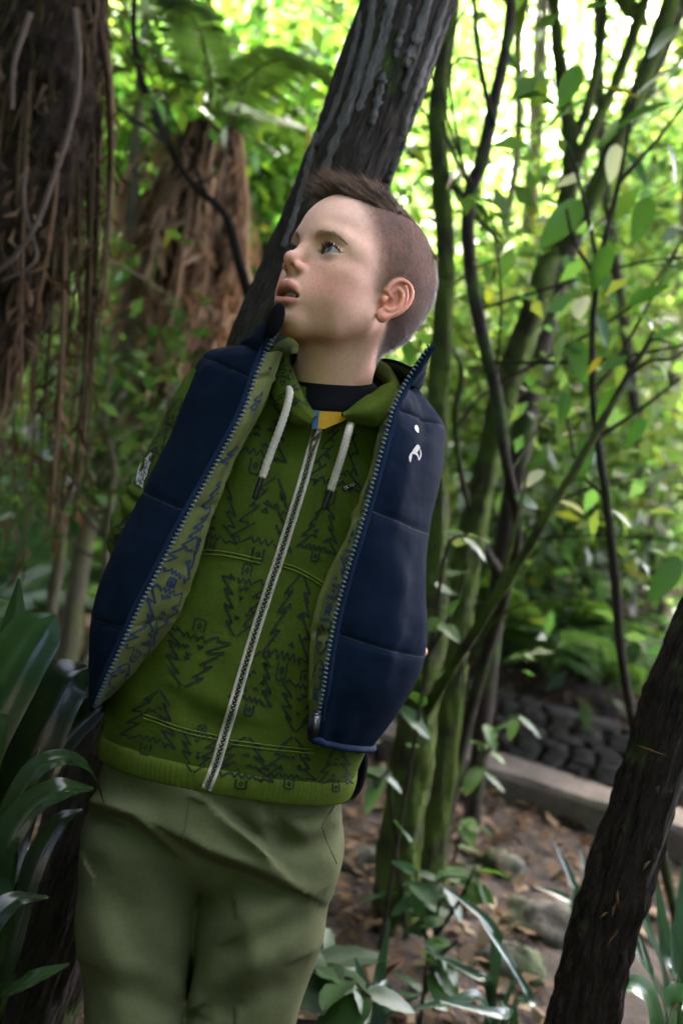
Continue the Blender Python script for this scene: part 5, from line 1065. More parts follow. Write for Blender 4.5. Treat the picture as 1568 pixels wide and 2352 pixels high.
def cloth(name, V, Fc, mat, parent, smooth=True, **k): return link_mesh(name, W(V), Fc, mat, parent, smooth, BASE, **k)
def gridobj(name, G, mat, parent, wrap=False, **k):
    return cloth(name, G.reshape(-1, 3), grid_faces(G.shape[0], G.shape[1], wrap), mat, parent, **k)
def resample(ctrl, n):   # ctrl (k, m, 3): rows of control points -> n rows
    k, m, _ = ctrl.shape
    return np.stack([catmull(ctrl[:, j], n) for j in range(m)], 1)
def gnormals(G):
    a = np.gradient(G, axis=0); b = np.gradient(G, axis=1); n = np.cross(a, b); n /= np.linalg.norm(n, axis=-1, keepdims=True) + 1e-12
    s = np.sign((n * G).sum(-1, keepdims=True)); return -n * np.where(s == 0, 1, s)

# ---- materials
def mat_fabric(name, col, rough=0.85, weave=900, wstr=0.25, sheen=0.0, var=0.14, spec=0.05):
    b = NB(name)
    n = b.noise(28, 4); n2 = b.noise(260, 2)
    c = b.mix(b.rng(n, 0.3, 0.7, 0, 1), tuple(x * (1 - var) for x in col), tuple(x * (1 + var) for x in col))
    c = b.mix(b.rng(n2, 0.35, 0.65, 0, 0.35), c, tuple(x * 0.7 for x in col))
    h = b.noise(weave, 2, 0.6)
    nrm = b.bump(h, wstr, 0.001)
    nrm = b.bump(b.noise(38, 3), 0.22, 0.004, nrm)
    return b.done(b.bsdf(c, rough, nrm, Specular_IOR_Level=spec))
M_HOOD = mat_fabric('green_sweatshirt_knit', (0.060, 0.090, 0.0115), 0.92, 1100, 0.5, 0.15)
M_HOODIN = mat_fabric('green_hood_lining', (0.068, 0.096, 0.013), 0.92, 1100, 0.5, 0.15)
M_RIB = mat_fabric('green_rib_knit', (0.092, 0.128, 0.018), 0.92, 1100, 0.4, 0.15)
M_NAVY = mat_fabric('navy_shell_fabric', (0.0045, 0.0100, 0.0220), 0.8, 1500, 0.25, 0.15, 0.10, spec=0.02)
M_NAVYB = mat_fabric('navy_binding', (0.009, 0.020, 0.046), 0.75, 1500, 0.3, 0.1)
M_LIN = mat_fabric('olive_lining', (0.150, 0.165, 0.055), 0.7, 1300, 0.15, 0.1, 0.08)
M_LINPR = simple_mat('blue_print_ink', (0.016, 0.032, 0.075), 0.8)
M_INK = simple_mat('black_print_ink', (0.0055, 0.0095, 0.004), 0.9)
M_WHITEP = simple_mat('white_print_ink', (0.48, 0.46, 0.43), 0.9)
M_CORD = mat_fabric('cream_cotton_cord', (0.54, 0.48, 0.39), 0.9, 700, 0.8, 0.1, 0.1)
M_TAPE = mat_fabric('cream_zip_tape', (0.50, 0.45, 0.36), 0.9, 900, 0.6, 0.1, 0.1)
M_METAL = simple_mat('dark_zip_metal', (0.20, 0.19, 0.17), 0.35, Metallic=0.9)
M_TEETH = simple_mat('blue_plastic_zip_teeth', (0.055, 0.085, 0.120), 0.38)
M_BLACK = mat_fabric('black_jersey', (0.008, 0.008, 0.010), 0.9, 1200, 0.3, 0.1)
M_BLACKP = simple_mat('black_plastic', (0.006, 0.006, 0.007), 0.3)
M_YEL = mat_fabric('yellow_cotton', (0.50, 0.285, 0.03), 0.9, 900, 0.3)
M_BLUE = mat_fabric('blue_cotton', (0.06, 0.13, 0.24), 0.9, 900, 0.3)
M_TROU = mat_fabric('olive_trouser_twill', (0.108, 0.117, 0.056), 0.9, 1500, 0.35, 0.2, 0.07)

hoodie = empty('hoodie', (0, 0, 0)); hoodie.parent = boy
vest = empty('vest', (0, 0, 0)); vest.parent = boy
trousers = empty('trousers', (0, 0, 0)); trousers.parent = boy
tshirt = empty('tshirt', (0, 0, 0)); tshirt.parent = boy

# ---------------------------------------------------------------- hoodie body
_sec = [  # centre u, v, half width px, half depth cm, depth of the centre
    (520, 1772, 286, 9.6, 121.0), (530, 1712, 296, 10.2, 121.0), (550, 1640, 298, 10.2, 121.0), (592, 1500, 300, 10.0, 121.0), (640, 1300, 285, 9.8, 121.0),
    (690, 1120, 287, 9.8, 121.5), (722, 1010, 280, 9.4, 122.0), (738, 950, 225, 9.2, 121.3), (748, 915, 150, 8.0, 120.5)]
def hoodie_grid(nr=110, nc=96):
    S = catmull(np.array(_sec, float), nr); ph = np.linspace(0, 2 * np.pi, nc, endpoint=False)
    X = np.array([math.cos(math.radians(10)), -math.sin(math.radians(10)), 0]); Z = np.array([0, 0, 1.0])
    G = np.zeros((nr, nc, 3))
    for i, (u, v, hw, hd, d) in enumerate(S):
        e = 2 / 2.5; c, s = np.cos(ph), np.sin(ph)
        G[i] = cm(u, v, d) + (hw / FPX * d) * (np.sign(c) * np.abs(c) ** e)[:, None] * X + hd * (np.sign(s) * np.abs(s) ** e)[:, None] * Z
    return G, ph
HG, _ph = hoodie_grid()
_nrm = -gnormals(HG); _out = HG - HG.mean(1, keepdims=True); _nrm *= np.sign((_nrm * _out).sum(-1, keepdims=True))
_row = np.linspace(0, 1, HG.shape[0])[:, None]
_disp = 0.32 * fbm(HG * 0.11, 3) + 0.16 * vnoise(HG * [0.5, 0.18, 0.3])
_pxg = px(HG)
def fold(P2, pts, w, amp, crisp=False):
    """ridge above / valley below a traced crease, from picture points"""
    pts = np.asarray(pts, float); best = np.full(P2.shape[:-1], 1e9); side = np.zeros(P2.shape[:-1]); along = np.zeros(P2.shape[:-1]); n = len(pts) - 1
    for i in range(n):
        a, b = pts[i], pts[i + 1]; ab = b - a; L = np.linalg.norm(ab); t = np.clip(((P2 - a) @ ab) / L ** 2, 0, 1)
        q = P2 - (a + t[..., None] * ab); d = np.linalg.norm(q, axis=-1); s = (ab[0] * q[..., 1] - ab[1] * q[..., 0]) / L
        m = d < best; best = np.where(m, d, best); side = np.where(m, np.sign(s) * d, side); along = np.where(m, (i + t) / n, along)
    x = side / w; end = np.sin(np.pi * np.clip(along * 0.86 + 0.07, 0, 1)) ** 0.6
    return -amp * (x * np.exp(0.5 - x * x / 2) if not crisp else np.tanh(2.6 * x) * np.exp(-np.abs(x) * 0.75) * 1.15) * end
for pts, w, a in (([(430, 1600), (500, 1640), (560, 1655)], 26, 0.35), ([(560, 1250), (600, 1180), (610, 1120)], 30, 0.3), ([(480, 1440), (540, 1410), (600, 1330)], 40, 0.3),
                  ([(650, 1560), (700, 1500), (715, 1430)], 30, 0.3), ([(300, 1690), (330, 1640), (350, 1600)], 24, 0.3), ([(575, 1100), (600, 1020), (640, 960)], 24, 0.3)):
    _disp = _disp + fold(_pxg, pts, w, a) * (np.sin(_ph)[None, :] > 0)
HG = HG + _nrm * _disp[..., None] * np.clip(_row * 8, 0.2, 1)[..., None]
# hem edge turns in
_hem = HG[:1] + (HG[:1].mean(1, keepdims=True) - HG[:1]) * 0.06 + np.array([0.1, 0.35, 0])
HB = 12                                          # rows of the ribbed hem band
def rib_band(G0):
    """hem band with vertical ribs"""
    G = resample(G0, 14); nc = G.shape[1]; f = 5
    idx = np.arange(nc * f) / f; i0 = np.floor(idx).astype(int) % nc; i1 = (i0 + 1) % nc; t = (idx - np.floor(idx))[None, :, None]
    Gf = G[:, i0] * (1 - t) + G[:, i1] * t
    out = Gf - Gf.mean(1, keepdims=True); out /= np.linalg.norm(out, axis=-1, keepdims=True)
    rib = 0.07 * (np.arange(nc * f) % 3 == 0)
    bulge = 0.35 * np.sin(np.linspace(0.15, 1, 14) * np.pi) ** 0.5
    return Gf + out * (rib[None, :, None] * -1 + bulge[:, None, None])
band = rib_band(HG[:HB + 1])
_inr = band[:1] * 1.0; _c = _inr.mean(1, keepdims=True)
band = np.concatenate([_c + (_inr - _c) * 0.90 + np.array([0.15, 0.8, 0]), _c + (_inr - _c) * 0.97, band], 0)
gridobj('hem_band', band, M_RIB, hoodie, True)
body_g = gridobj('torso', HG[HB:], M_HOOD, hoodie, True)
HALL = np.concatenate([np.array([HG[i] for i in range(HG.shape[0])])], 0)
def stitch(name, pts, parent, mat, w=0.16, n=40, lift=0.06, thick=0.05):
    p = catmull(pts, n); P, N = onto(HALL, p, True); cloth(name, *ribbon(P, N, w, lift, thick), mat, parent)
M_SEAM = mat_fabric('green_seam', (0.115, 0.15, 0.03), 0.9, 1100, 0.4, 0.1)
for o in (0, 9):
    stitch('pocket_seam', [(450, 1262 + o), (520, 1268 + o), (600, 1285 + o)], hoodie, M_SEAM)
    stitch('pocket_seam', [(648, 1292 + o), (690, 1308 + o), (745, 1340 + o)], hoodie, M_SEAM)
    stitch('hem_seam', [(330, 1640 + o), (420, 1672 + o), (500, 1690 + o)], hoodie, M_SEAM)
    stitch('hem_seam', [(530, 1700 + o), (620, 1712 + o), (720, 1722 + o)], hoodie, M_SEAM)
# ---------------------------------------------------------------- prints
def conifer(tiers=4, rng=random):
    """hand-drawn fir: list of strokes in a unit box (x -0.5..0.5, y 0 base .. 1 apex)"""
    S = []; side = {}
    for sg in (-1, 1):
        P = [(0.02 * sg, 1.0)]; y = 1.0
        for k in range(tiers):
            w = 0.16 + 0.34 * (k + 1) / tiers; y2 = 1 - 0.8 * (k + 1) / tiers
            P += [(sg * w * rng.uniform(.85, 1.1), y2 + rng.uniform(-.02, .03)), (sg * w * rng.uniform(.55, .7), y2 + rng.uniform(.02, .06)), (sg * w * .62, y2 - .02), (sg * w * rng.uniform(.35, .5), y2 + rng.uniform(.03, .07))]
            y = y2
        S.append(P); side[sg] = P[-1]
    zz = [side[-1]]; x = side[-1][0]
    while x < side[1][0] - 0.05:
        x += 0.055; zz.append((x, side[1][1] + (0.035 if len(zz) % 2 else -0.045)))
    S.append(zz)
    S.append([(-.08, .17), (-.085, .03), (-.05, 0), (.05, 0), (.085, .03), (.08, .17)])
    S.append([(-.03, .1), (0, .13), (.03, .1), (0, .06), (-.03, .1)])
    for _ in range(5):
        x, y = rng.uniform(-.2, .2), rng.uniform(.3, .75); S.append([(x - .05, y + .02), (x - .01, y), (x, y + .045), (x + .05, y - .01)])
    return S
def onto_front(q):
    """hoodie body or hem band, whichever lies in front"""
    P, N = onto(HALL[HB - 1:], q, True); Pb, Nb = onto(band, q, True)
    eb = np.linalg.norm(px(Pb) - q, axis=1); e = np.linalg.norm(px(P) - q, axis=1)
    use = (eb < 2.0) & ((e > 2.0) | (Pb[:, 2] > P[:, 2] - 0.5)); P[use] = Pb[use]; N[use] = Nb[use]
    return P, N
def draw_on(G, wrap, strokes, u, v, w, h, ang, name, parent, mat, width=0.25, lift=0.05, clip=None):
    m = MB(); ca, sa = math.cos(math.radians(ang)), math.sin(math.radians(ang))
    for st in strokes:
        q = np.array(st, float); q = np.c_[q[:, 0] * w, (q[:, 1] - 0.5) * h]
        P2 = np.c_[u + q[:, 0] * ca + q[:, 1] * sa, v + q[:, 0] * sa - q[:, 1] * ca]
        seg = np.r_[0, np.cumsum(np.linalg.norm(np.diff(P2, axis=0), axis=1))]; n = max(3, int(seg[-1] / 9))
        tt = np.linspace(0, seg[-1], n); tt = np.unique(np.r_[tt, seg]); P2 = np.c_[np.interp(tt, seg, P2[:, 0]), np.interp(tt, seg, P2[:, 1])]
        if clip is not None:
            ok = clip(P2)
            if ok.sum() < 3: continue
            P2 = P2[ok]
            if np.linalg.norm(np.diff(P2, axis=0), axis=1).max() > 40: continue
        P, N = onto_front(P2) if G is None else onto(G, P2, wrap)
        m.add(*ribbon(P, N, width * RNG.uniform(0.8, 1.2), lift))
    if m.n: return m.build(name, mat, parent, None) if False else cloth(name, *m.get()[:2], mat, parent)
random.seed(5)
for u, v, w, h, a in ((601, 990, 150, 200, 10), (775, 1060, 140, 200, 12), (612, 1195, 150, 200, 14), (556, 1378, 120, 170, 190), (442, 1500, 160, 160, 195), (668, 1440, 120, 250, 12), (585, 1570, 110, 150, 12), (735, 1225, 100, 130, 12), (500, 1190, 110, 160, 14),
                      (350, 1660, 140, 150, 14), (690, 1610, 110, 140, 190), (560, 1752, 150, 120, 8), (668, 1752, 120, 120, 6), (772, 1768, 90, 100, 2), (455, 1720, 100, 110, 192)):
    draw_on(None, True, conifer(), u, v, w, h, a, 'tree_print', hoodie, M_INK, 0.21, 0.09)
# ---------------------------------------------------------------- hoodie zip
ZP = catmull([(729, 985), (692, 1120), (642, 1280), (603, 1400), (563, 1530), (528, 1650), (492, 1768), (474, 1812)], 150)
P, N = onto(HALL, ZP, True); Pb, Nb = onto(band, ZP, True)
sel = (np.linalg.norm(px(Pb) - ZP, axis=1) < 3) & (Pb[:, 2] > P[:, 2] - 0.3) & (ZP[:, 1] > 1600); P[sel] = Pb[sel]; N[sel] = Nb[sel]
for k in range(3): P[1:-1] = (P[:-2] + P[1:-1] * 2 + P[2:]) / 4; N[1:-1] = N[:-2] + N[1:-1] + N[2:]
N = N * 0.3 + np.array([0, 0, 1.0]); N /= np.linalg.norm(N, axis=1, keepdims=True)
zt = np.gradient(P, axis=0); zt /= np.linalg.norm(zt, axis=1, keepdims=True); zs = np.cross(zt, N); zs /= np.linalg.norm(zs, axis=1, keepdims=True)
if zs[:, 0].mean() < 0: zs = -zs
hz = hoodie
for s in (-1, 1):
    cloth('zip_tape', *ribbon(P + zs * s * 0.40, N, 0.40, 0.16, 0.08), M_TAPE, hz)
L = np.r_[0, np.cumsum(np.linalg.norm(np.diff(P, axis=0), axis=1))]
def along(t): return [np.array([np.interp(t, L, A[:, j]) for j in range(3)]) for A in (P, N, zt, zs)]
def brick(c, a, b, n, la, lb, ln):
    V = [];
    for i in (-1, 1):
        for j in (-1, 1):
            for k in (0, 1): V.append(c + a * la * i / 2 + b * lb * j / 2 + n * ln * k)
    return np.array(V), np.array([[0, 1, 3, 2], [4, 6, 7, 5], [0, 4, 5, 1], [2, 3, 7, 6], [0, 2, 6, 4], [1, 5, 7, 3]])
m = MB(); step = 0.26
for i in range(int(L[-1] / step)):
    p, n, t, s = along((i + 0.5) * step); sg = 1 if i % 2 else -1
    m.add(*brick(p + s * sg * 0.13 + n * 0.2, s, t, n, 0.30, 0.15, 0.16))
cloth('zip_teeth', *m.get()[:2], M_METAL, hz, False, kind='stuff')
m = MB()
p, n, t, s = along(0.2)
for dx, w_, l0, l1, h0, hh in ((0, 0.95, -0.35, 0.85, 0.25, 0.28), (0, 0.36, -0.1, 1.0, 0.5, 0.22), (0, 0.62, 0.9, 2.3, 0.38, 0.16), (0, 0.4, 2.3, 2.7, 0.36, 0.14)):
    m.add(*brick(p + t * (l0 + l1) / 2 + n * h0, t, s, n, l1 - l0, w_, hh))
o_ = cloth('zip_slider', *m.get()[:2], simple_mat('nickel', (0.42, 0.40, 0.36), 0.3, Metallic=0.9), hz, False)
# ---------------------------------------------------------------- drawstrings
def cord(name, pts, r, parent, mat, n=40, twist=False):
    P = catmull(CC(pts), n); rr = np.full(n, r)
    V, Fc = tube(P, rr, 12)
    if twist:
        k = np.arange(len(V)); i, j = k // 12, k % 12
        c = np.repeat(np.vstack([P[:1], P, P[-1:]]), 12, 0)
        V = c + (V - c) * (1 + 0.10 * np.sin(i * 1.9 + j * 2 * np.pi / 12 * 2))[:, None]
    return cloth(name, V, Fc, mat, parent)
for pts, ag in (([(664, 884, 111.2), (665, 905, 110.0), (656, 945, 109.6), (640, 992, 109.5), (620, 1045, 109.7), (602, 1098, 109.8)], [(601, 1096, 109.8), (592, 1122, 109.7), (584, 1146, 109.8)]),
                ([(806, 972, 110.9), (800, 992, 109.8), (788, 1035, 109.6), (774, 1080, 109.8), (759, 1126, 110.1)], [(759, 1124, 110.1), (750, 1150, 110.1), (742, 1170, 110.2)])):
    cord('drawstring', pts, 0.43, hoodie, M_CORD, 70, True); cord('aglet', ag, 0.30, hoodie, M_BLACKP, 10)
# ---------------------------------------------------------------- t-shirt, neck lining, hood
def ring(c, hw, hd, tilt, n=48):
    """horizontal ellipse: px centre+depth, half width (cm), half depth (cm), front lowered by tilt (cm)"""
    ph = np.linspace(0, 2 * np.pi, n, endpoint=False); X = np.array([math.cos(math.radians(4)), -math.sin(math.radians(4)), 0])
    return cm(*c) + hw * np.cos(ph)[:, None] * X + np.sin(ph)[:, None] * np.array([0, -tilt, hd])
R = np.stack([ring((760, 872, 117.2), 4.65, 4.8, 1.2), ring((760, 874, 117.2), 5.1, 5.3, 1.3), ring((760, 885, 117.2), 5.45, 5.6, 1.5), ring((758, 915, 117.5), 6.2, 6.3, 1.9), ring((756, 945, 118.4), 6.5, 6.2, 2.0), ring((752, 985, 119.5), 7.5, 5.8, 2.2)])
gridobj('neckband', R[:3], M_BLACK, tshirt, True); gridobj('shirt_front', resample(R[2:], 12), M_BLACK, tshirt, True)
def patch(name, pts, d, mat, parent):
    P = CC([(u, v, d) for u, v in pts]); n = len(P); Q = P + np.array([0, 0, -0.25])
    return cloth(name, np.vstack([P, Q]), [list(range(n)), list(range(2 * n - 1, n - 1, -1))] + [[i, n + i, n + (i + 1) % n, (i + 1) % n] for i in range(n)], mat, parent, False)
patch('neck_lining', [(733, 944), (787, 947), (800, 962), (745, 985), (728, 985)], 110.9, M_YEL, hoodie)
patch('neck_lining', [(718, 941), (734, 943), (729, 985), (716, 985)], 110.8, M_BLUE, hoodie)
inner = CC([(726, 956, 110.6), (704, 922, 110.6), (682, 872, 111.3), (664, 815, 114), (690, 795, 121), (765, 815, 126), (850, 842, 125), (890, 878, 118), (872, 889, 113.4), (838, 914, 111.0), (786, 952, 110.4)])
mid = CC([(715, 968, 109.9), (680, 935, 109.9), (655, 880, 110.8), (640, 808, 114.5), (665, 775, 123), (765, 795, 129), (875, 828, 127), (908, 870, 119), (900, 905, 112.6), (860, 940, 109.6), (792, 958, 109.6)])
outer = CC([(706, 985, 110.8), (660, 965, 110.8), (625, 905, 111.6), (612, 835, 116), (640, 800, 126), (765, 830, 132), (900, 870, 130), (925, 900, 121), (908, 955, 113), (872, 980, 111.0), (806, 972, 110.9)])
hood = np.stack([inner + np.array([0, -0.6, -0.8]), inner, (inner + mid) / 2 + np.array([0, 0.12, 0.35]), mid, (mid + outer) / 2 + np.array([0, 0, 0.3]), outer, outer + np.array([0, 0.3, -1.2])], 1)
hood = resample(hood, 70); hood = np.stack([catmull(hood[i], 26) for i in range(70)], 0)
hood += gnormals(hood) * (0.22 * fbm(hood * 0.35, 3))[..., None]
gridobj('hood', hood, M_HOODIN, hoodie)
def hood_stroke(i): pass
for u, v, w, h, a in ((690, 900, 60, 70, 30), (655, 850, 50, 70, 10), (650, 930, 60, 60, 20)):
    draw_on(hood, False, conifer(3), u, v, w, h, a, 'tree_print', hoodie, M_INK, 0.18, 0.06, lambda q: np.ones(len(q), bool))
# chest tag
tg_, tn_ = onto(HALL, [(801, 1117)], True); _tx = np.array([0.90, 0.42, 0.05]); _tx /= np.linalg.norm(_tx)
_n = tn_[0]; _tx -= _n * (_tx @ _n); _tx /= np.linalg.norm(_tx); _ty = np.cross(_n, _tx)
m = MB()
GL = {'S': [[(1, 1), (0, 1), (0, .5), (1, .5), (1, 0), (0, 0)]], 'K': [[(0, 0), (0, 1)], [(1, 1), (0, .5), (1, 0)]], 'Y': [[(0, 1), (.5, .5), (1, 1)], [(.5, .5), (.5, 0)]], 'D': [[(0, 0), (0, 1), (.7, 1), (1, .6), (1, .4), (.7, 0), (0, 0)]]}
cloth('chest_tag', *brick(tg_[0] + _n * 0.08, _tx, _ty, _n, 1.55, 0.62, 0.05), M_BLACK, hoodie, False)
for k, ch in enumerate('SKYD'):
    for st in GL[ch]:
        q = np.array(st); P_ = tg_[0] + _n * 0.14 + np.outer((k - 1.5) * 0.34 + (q[:, 0] - .5) * 0.24, _tx) + np.outer((q[:, 1] - .5) * 0.40, _ty)
        m.add(*ribbon(P_, np.tile(_n, (len(P_), 1)), 0.055, 0.0))
cloth('tag_lettering', *m.get()[:2], M_CORD, hoodie, False)
# ================================================================== vest
def panel(stn, nr=150, nl=26, nk=14, seams=(), bulge=1.2, puff=0.32, wob=3, seed=0.0):
    """stations: (S, E, L) picture points with depth -> shell grid (from behind the side, over the front, to the zip edge) and lining grid"""
    S, E, Lc = [CC([st[k] for st in stn]) for k in range(3)]
    Z = np.array([0, 0, 1.0]); bl = np.broadcast_to(np.asarray(bulge, float), (len(stn),))[:, None]
    B = np.array([s + (e - s) * 0.22 + np.array([0, 0, -7.5]) for s, e in zip(S, E)])
    B0 = np.array([s + (e - s) * 0.06 + np.array([0, 0, -3.4]) for s, e in zip(S, E)])
    M1 = S * 0.72 + E * 0.28 + Z * bl * 1.25; M2 = S * 0.36 + E * 0.64 + Z * bl
    shell = np.stack([B, B0, S, M1, M2, E], 1)
    shell = resample(shell, nr); shell = np.stack([catmull(shell[i], nl) for i in range(nr)], 0)
    T = np.linspace(0, 1, nr)[:, None]; A = np.linspace(0, 1, nl)[None, :]
    n = gnormals(shell)
    q = np.zeros((nr, nl)); edges = [0.0] + list(seams) + [1.0]
    sl = [0.0] * len(edges)
    f = T + 0.025 * (A - 0.5) * 0
    pf = np.zeros((nr, nl))
    for a, b in zip(edges[:-1], edges[1:]):
        m = (f >= a) & (f <= b); x = np.clip((f - a) / (b - a), 0, 1)
        pf = np.where(m, np.abs(np.sin(np.pi * x)) ** 0.45, pf)
    for s_ in seams: pf = pf - 0.55 * np.exp(-((f - s_) / 0.006) ** 2)
    edge = np.clip((1 - A) * 7, 0, 1) ** 0.5 * np.clip((A - 0.34) * 4, 0, 1)
    folds = 0.42 * vnoise(np.stack([A * 9 + seed + 0.0 * T, T * 3.2 + 0 * A, 0 * A * T + seed], -1)) + 0.22 * fbm(shell * 0.28 + seed, 3)
    nearseam = np.zeros((nr, nl))
    for s_ in seams: nearseam += np.exp(-np.abs(f - s_) / 0.05)
    folds = folds + 0.30 * nearseam * vnoise(np.stack([A * 30 + seed + 0 * T, T * 6 + 0 * A, 0 * A * T], -1))
    shell = shell + n * ((pf * puff - 0.2 + folds) * edge)[..., None]
    # lining: zip edge -> inner edge -> back under the panel
    L1 = (E * 0.5 + Lc * 0.5) + Z * 0.35
    Bk = np.array([l + (s - l) * 0.55 + np.array([0, 0, -2.2]) for l, s in zip(Lc, S)])
    lin = np.stack([E - Z * 0.12, L1, Lc, Lc - Z * 1.2, Bk], 1)
    lin = resample(lin, nr); lin = np.stack([catmull(lin[i], nk) for i in range(nr)], 0)
    nn = gnormals(lin); aa = np.linspace(0, 1, nk)[None, :]
    pl = np.zeros((nr, nk))
    for s_ in seams: pl = pl - 0.3 * np.exp(-((T - s_ * 1.0) / 0.008) ** 2)
    lin = lin + nn * ((pl + 0.22 * fbm(lin * 0.4 + seed, 3)) * np.clip(aa * 5, 0, 1))[..., None]
    return shell, lin, catmull(E, nr)
stL = [((545, 792, 120), (606, 812, 108.6), (642, 806, 111.0)), ((468, 815, 120.5), (585, 865, 108.0), (622, 858, 110.6)), ((425, 900, 120.5), (555, 950, 107.6), (590, 945, 110.2)),
       ((385, 1010, 120), (505, 1045, 107.3), (542, 1032, 110.0)), ((345, 1090, 119.5), (455, 1135, 107.0), (502, 1125, 109.8)), ((300, 1180, 119), (403, 1230, 106.6), (470, 1210, 109.8)),
       ((262, 1260, 118.5), (365, 1305, 106.4), (447, 1285, 110.0)), ((226, 1350, 118), (322, 1388, 106.4), (420, 1365, 110.6)), ((208, 1440, 117.5), (285, 1468, 106.6), (385, 1440, 111.4)),
       ((204, 1530, 117), (252, 1540, 107.2), (322, 1520, 112.4)), ((206, 1590, 116), (228, 1595, 108.2), (256, 1594, 113)), ((211, 1630, 115), (216, 1626, 109.4), (226, 1622, 113))]
_S = np.array([(955, 893, 119.5), (985, 925, 120.3), (1010, 955, 120.5), (1021, 985, 120.5), (1018, 1060, 120), (1002, 1140, 119.5), (981, 1230, 119), (976, 1320, 118.5), (977, 1410, 118), (981, 1480, 118), (964, 1548, 118), (912, 1640, 118), (856, 1714, 117.5)], float)
_EL = [((930, 884, 109.0), (906, 905, 111.4), 895), ((905, 935, 108.4), (885, 957, 110.8), 975), ((893, 980, 108.0), (870, 1018, 110.4), 1028), ((874, 1050, 107.6), (854, 1085, 110.0), 1105), ((853, 1130, 107.3), (832, 1150, 109.8), 1188), ((826, 1225, 107.0), (800, 1240, 109.7), 1284),
       ((800, 1310, 106.8), (762, 1320, 109.8), 1370), ((776, 1400, 106.8), (735, 1400, 109.8), 1458), ((758, 1490, 107.0), (721, 1490, 109.8), 1540), ((747, 1570, 107.4), (719, 1570, 109.9), 1608), ((736, 1625, 108.0), (717, 1625, 110.0), 1660), ((728, 1700, 109.0), (716, 1694, 110.2), 1714)]
stR = [((np.interp(v, _S[:, 1], _S[:, 0]), v, np.interp(v, _S[:, 1], _S[:, 2])), e, l) for e, l, v in _EL]
shL, liL, zeL = panel(stL, seams=(0.10, 0.40, 0.70), bulge=[0.6, 1.0, 1.6, 2.0, 2.2, 2.2, 2.2, 2.0, 1.6, 1.0, 0.5, 0.1], seed=3.3)
shR, liR, zeR = panel(stR, seams=(0.10, 0.40, 0.69), bulge=[0.3, 1.0, 1.5, 1.9, 2.1, 2.1, 2.1, 2.1, 2.2, 2.2, 2.0, 1.7], seed=9.1)
for sh, li in ((shL, liL), (shR, liR)):
    gridobj('front_panel', sh, M_NAVY, vest); gridobj('lining', li, M_LIN, vest)
# stitched quilting seams lie in the pinches
M_STITCH = simple_mat('dark_navy_thread', (0.0012, 0.0035, 0.0095), 0.9)
for sh, sm in ((shL, (0.10, 0.40, 0.70)), (shR, (0.10, 0.40, 0.69))):
    for s_ in sm:
        r_i = int(round(s_ * 149)); P_ = catmull(sh[r_i, 9:25], 60); N_ = gnormals(sh)[r_i, 9:25].mean(0); cloth('quilting_seam', *ribbon(P_, np.tile(N_, (60, 1)), 0.13, 0.06), M_STITCH, vest)
# back panel, against the trunk
def back_panel():
    L0, R0 = shL[:, 0], shR[:, 0]; n = 60; iL = np.linspace(0, 118, n).astype(int); iR = np.linspace(0, 149, n).astype(int)
    a = L0[iL]; b = R0[iR]; Z = np.array([0, 0, 1.0]); rows = []
    for k, t in enumerate(np.linspace(0, 1, 18)):
        rows.append(a * (1 - t) + b * t - Z * 5.2 * math.sin(math.pi * t) ** 0.7)
    G = np.stack(rows, 1); nn = gnormals(G); T = np.linspace(0, 1, n)[:, None]
    return G + nn * (-0.6 * np.abs(np.sin(T * np.pi * 4)) ** 0.5 * np.sin(np.linspace(0, 1, 18) * np.pi)[None, :])[..., None]
gridobj('back_panel', back_panel(), M_NAVY, vest)
# collar
rim = CC([(632, 712, 107.6), (612, 743, 112), (600, 768, 118), (640, 800, 126), (765, 835, 131), (860, 826, 128.5), (908, 831, 124.5), (948, 846, 119), (976, 828, 113.5), (990, 790, 108.6)])
bot = CC([(606, 812, 108.6), (566, 798, 115), (555, 815, 121), (620, 870, 130), (765, 925, 133), (890, 920, 130), (940, 905, 125), (961, 895, 119.5), (948, 885, 114), (930, 884, 109.0)])
mid = (rim + bot) / 2; _cen = cm(770, 850, 119)
_o = mid - _cen; _o[:, 1] = 0; _o /= np.linalg.norm(_o, axis=1, keepdims=True)
ext = np.stack([rim - _o * 0.0, rim * 0.8 + bot * 0.2 + _o * 0.55, mid + _o * 0.8, rim * 0.25 + bot * 0.75 + _o * 0.55, bot], 1)
ext = resample(ext, 80); ext = np.stack([catmull(ext[i], 14) for i in range(80)], 0); ext += gnormals(ext) * (0.15 * fbm(ext * 0.4, 3))[..., None]
inn = np.stack([rim + _o * 0.0, rim * 0.8 + bot * 0.2 - _o * 0.5, mid - _o * 0.6, rim * 0.2 + bot * 0.8 - _o * 0.4, bot - _o * 0.2], 1)
inn = resample(inn, 80); inn = np.stack([catmull(inn[i], 14) for i in range(80)], 0)
gridobj('collar', ext, M_NAVY, vest); gridobj('collar_lining', inn, mat_fabric('dark_green_fleece', (0.040, 0.055, 0.022), 0.95, 700, 0.6, 0.2), vest)
cloth('collar_edge', *tube(catmull(rim[1:-1], 60), 0.22, 8), M_NAVY, vest)
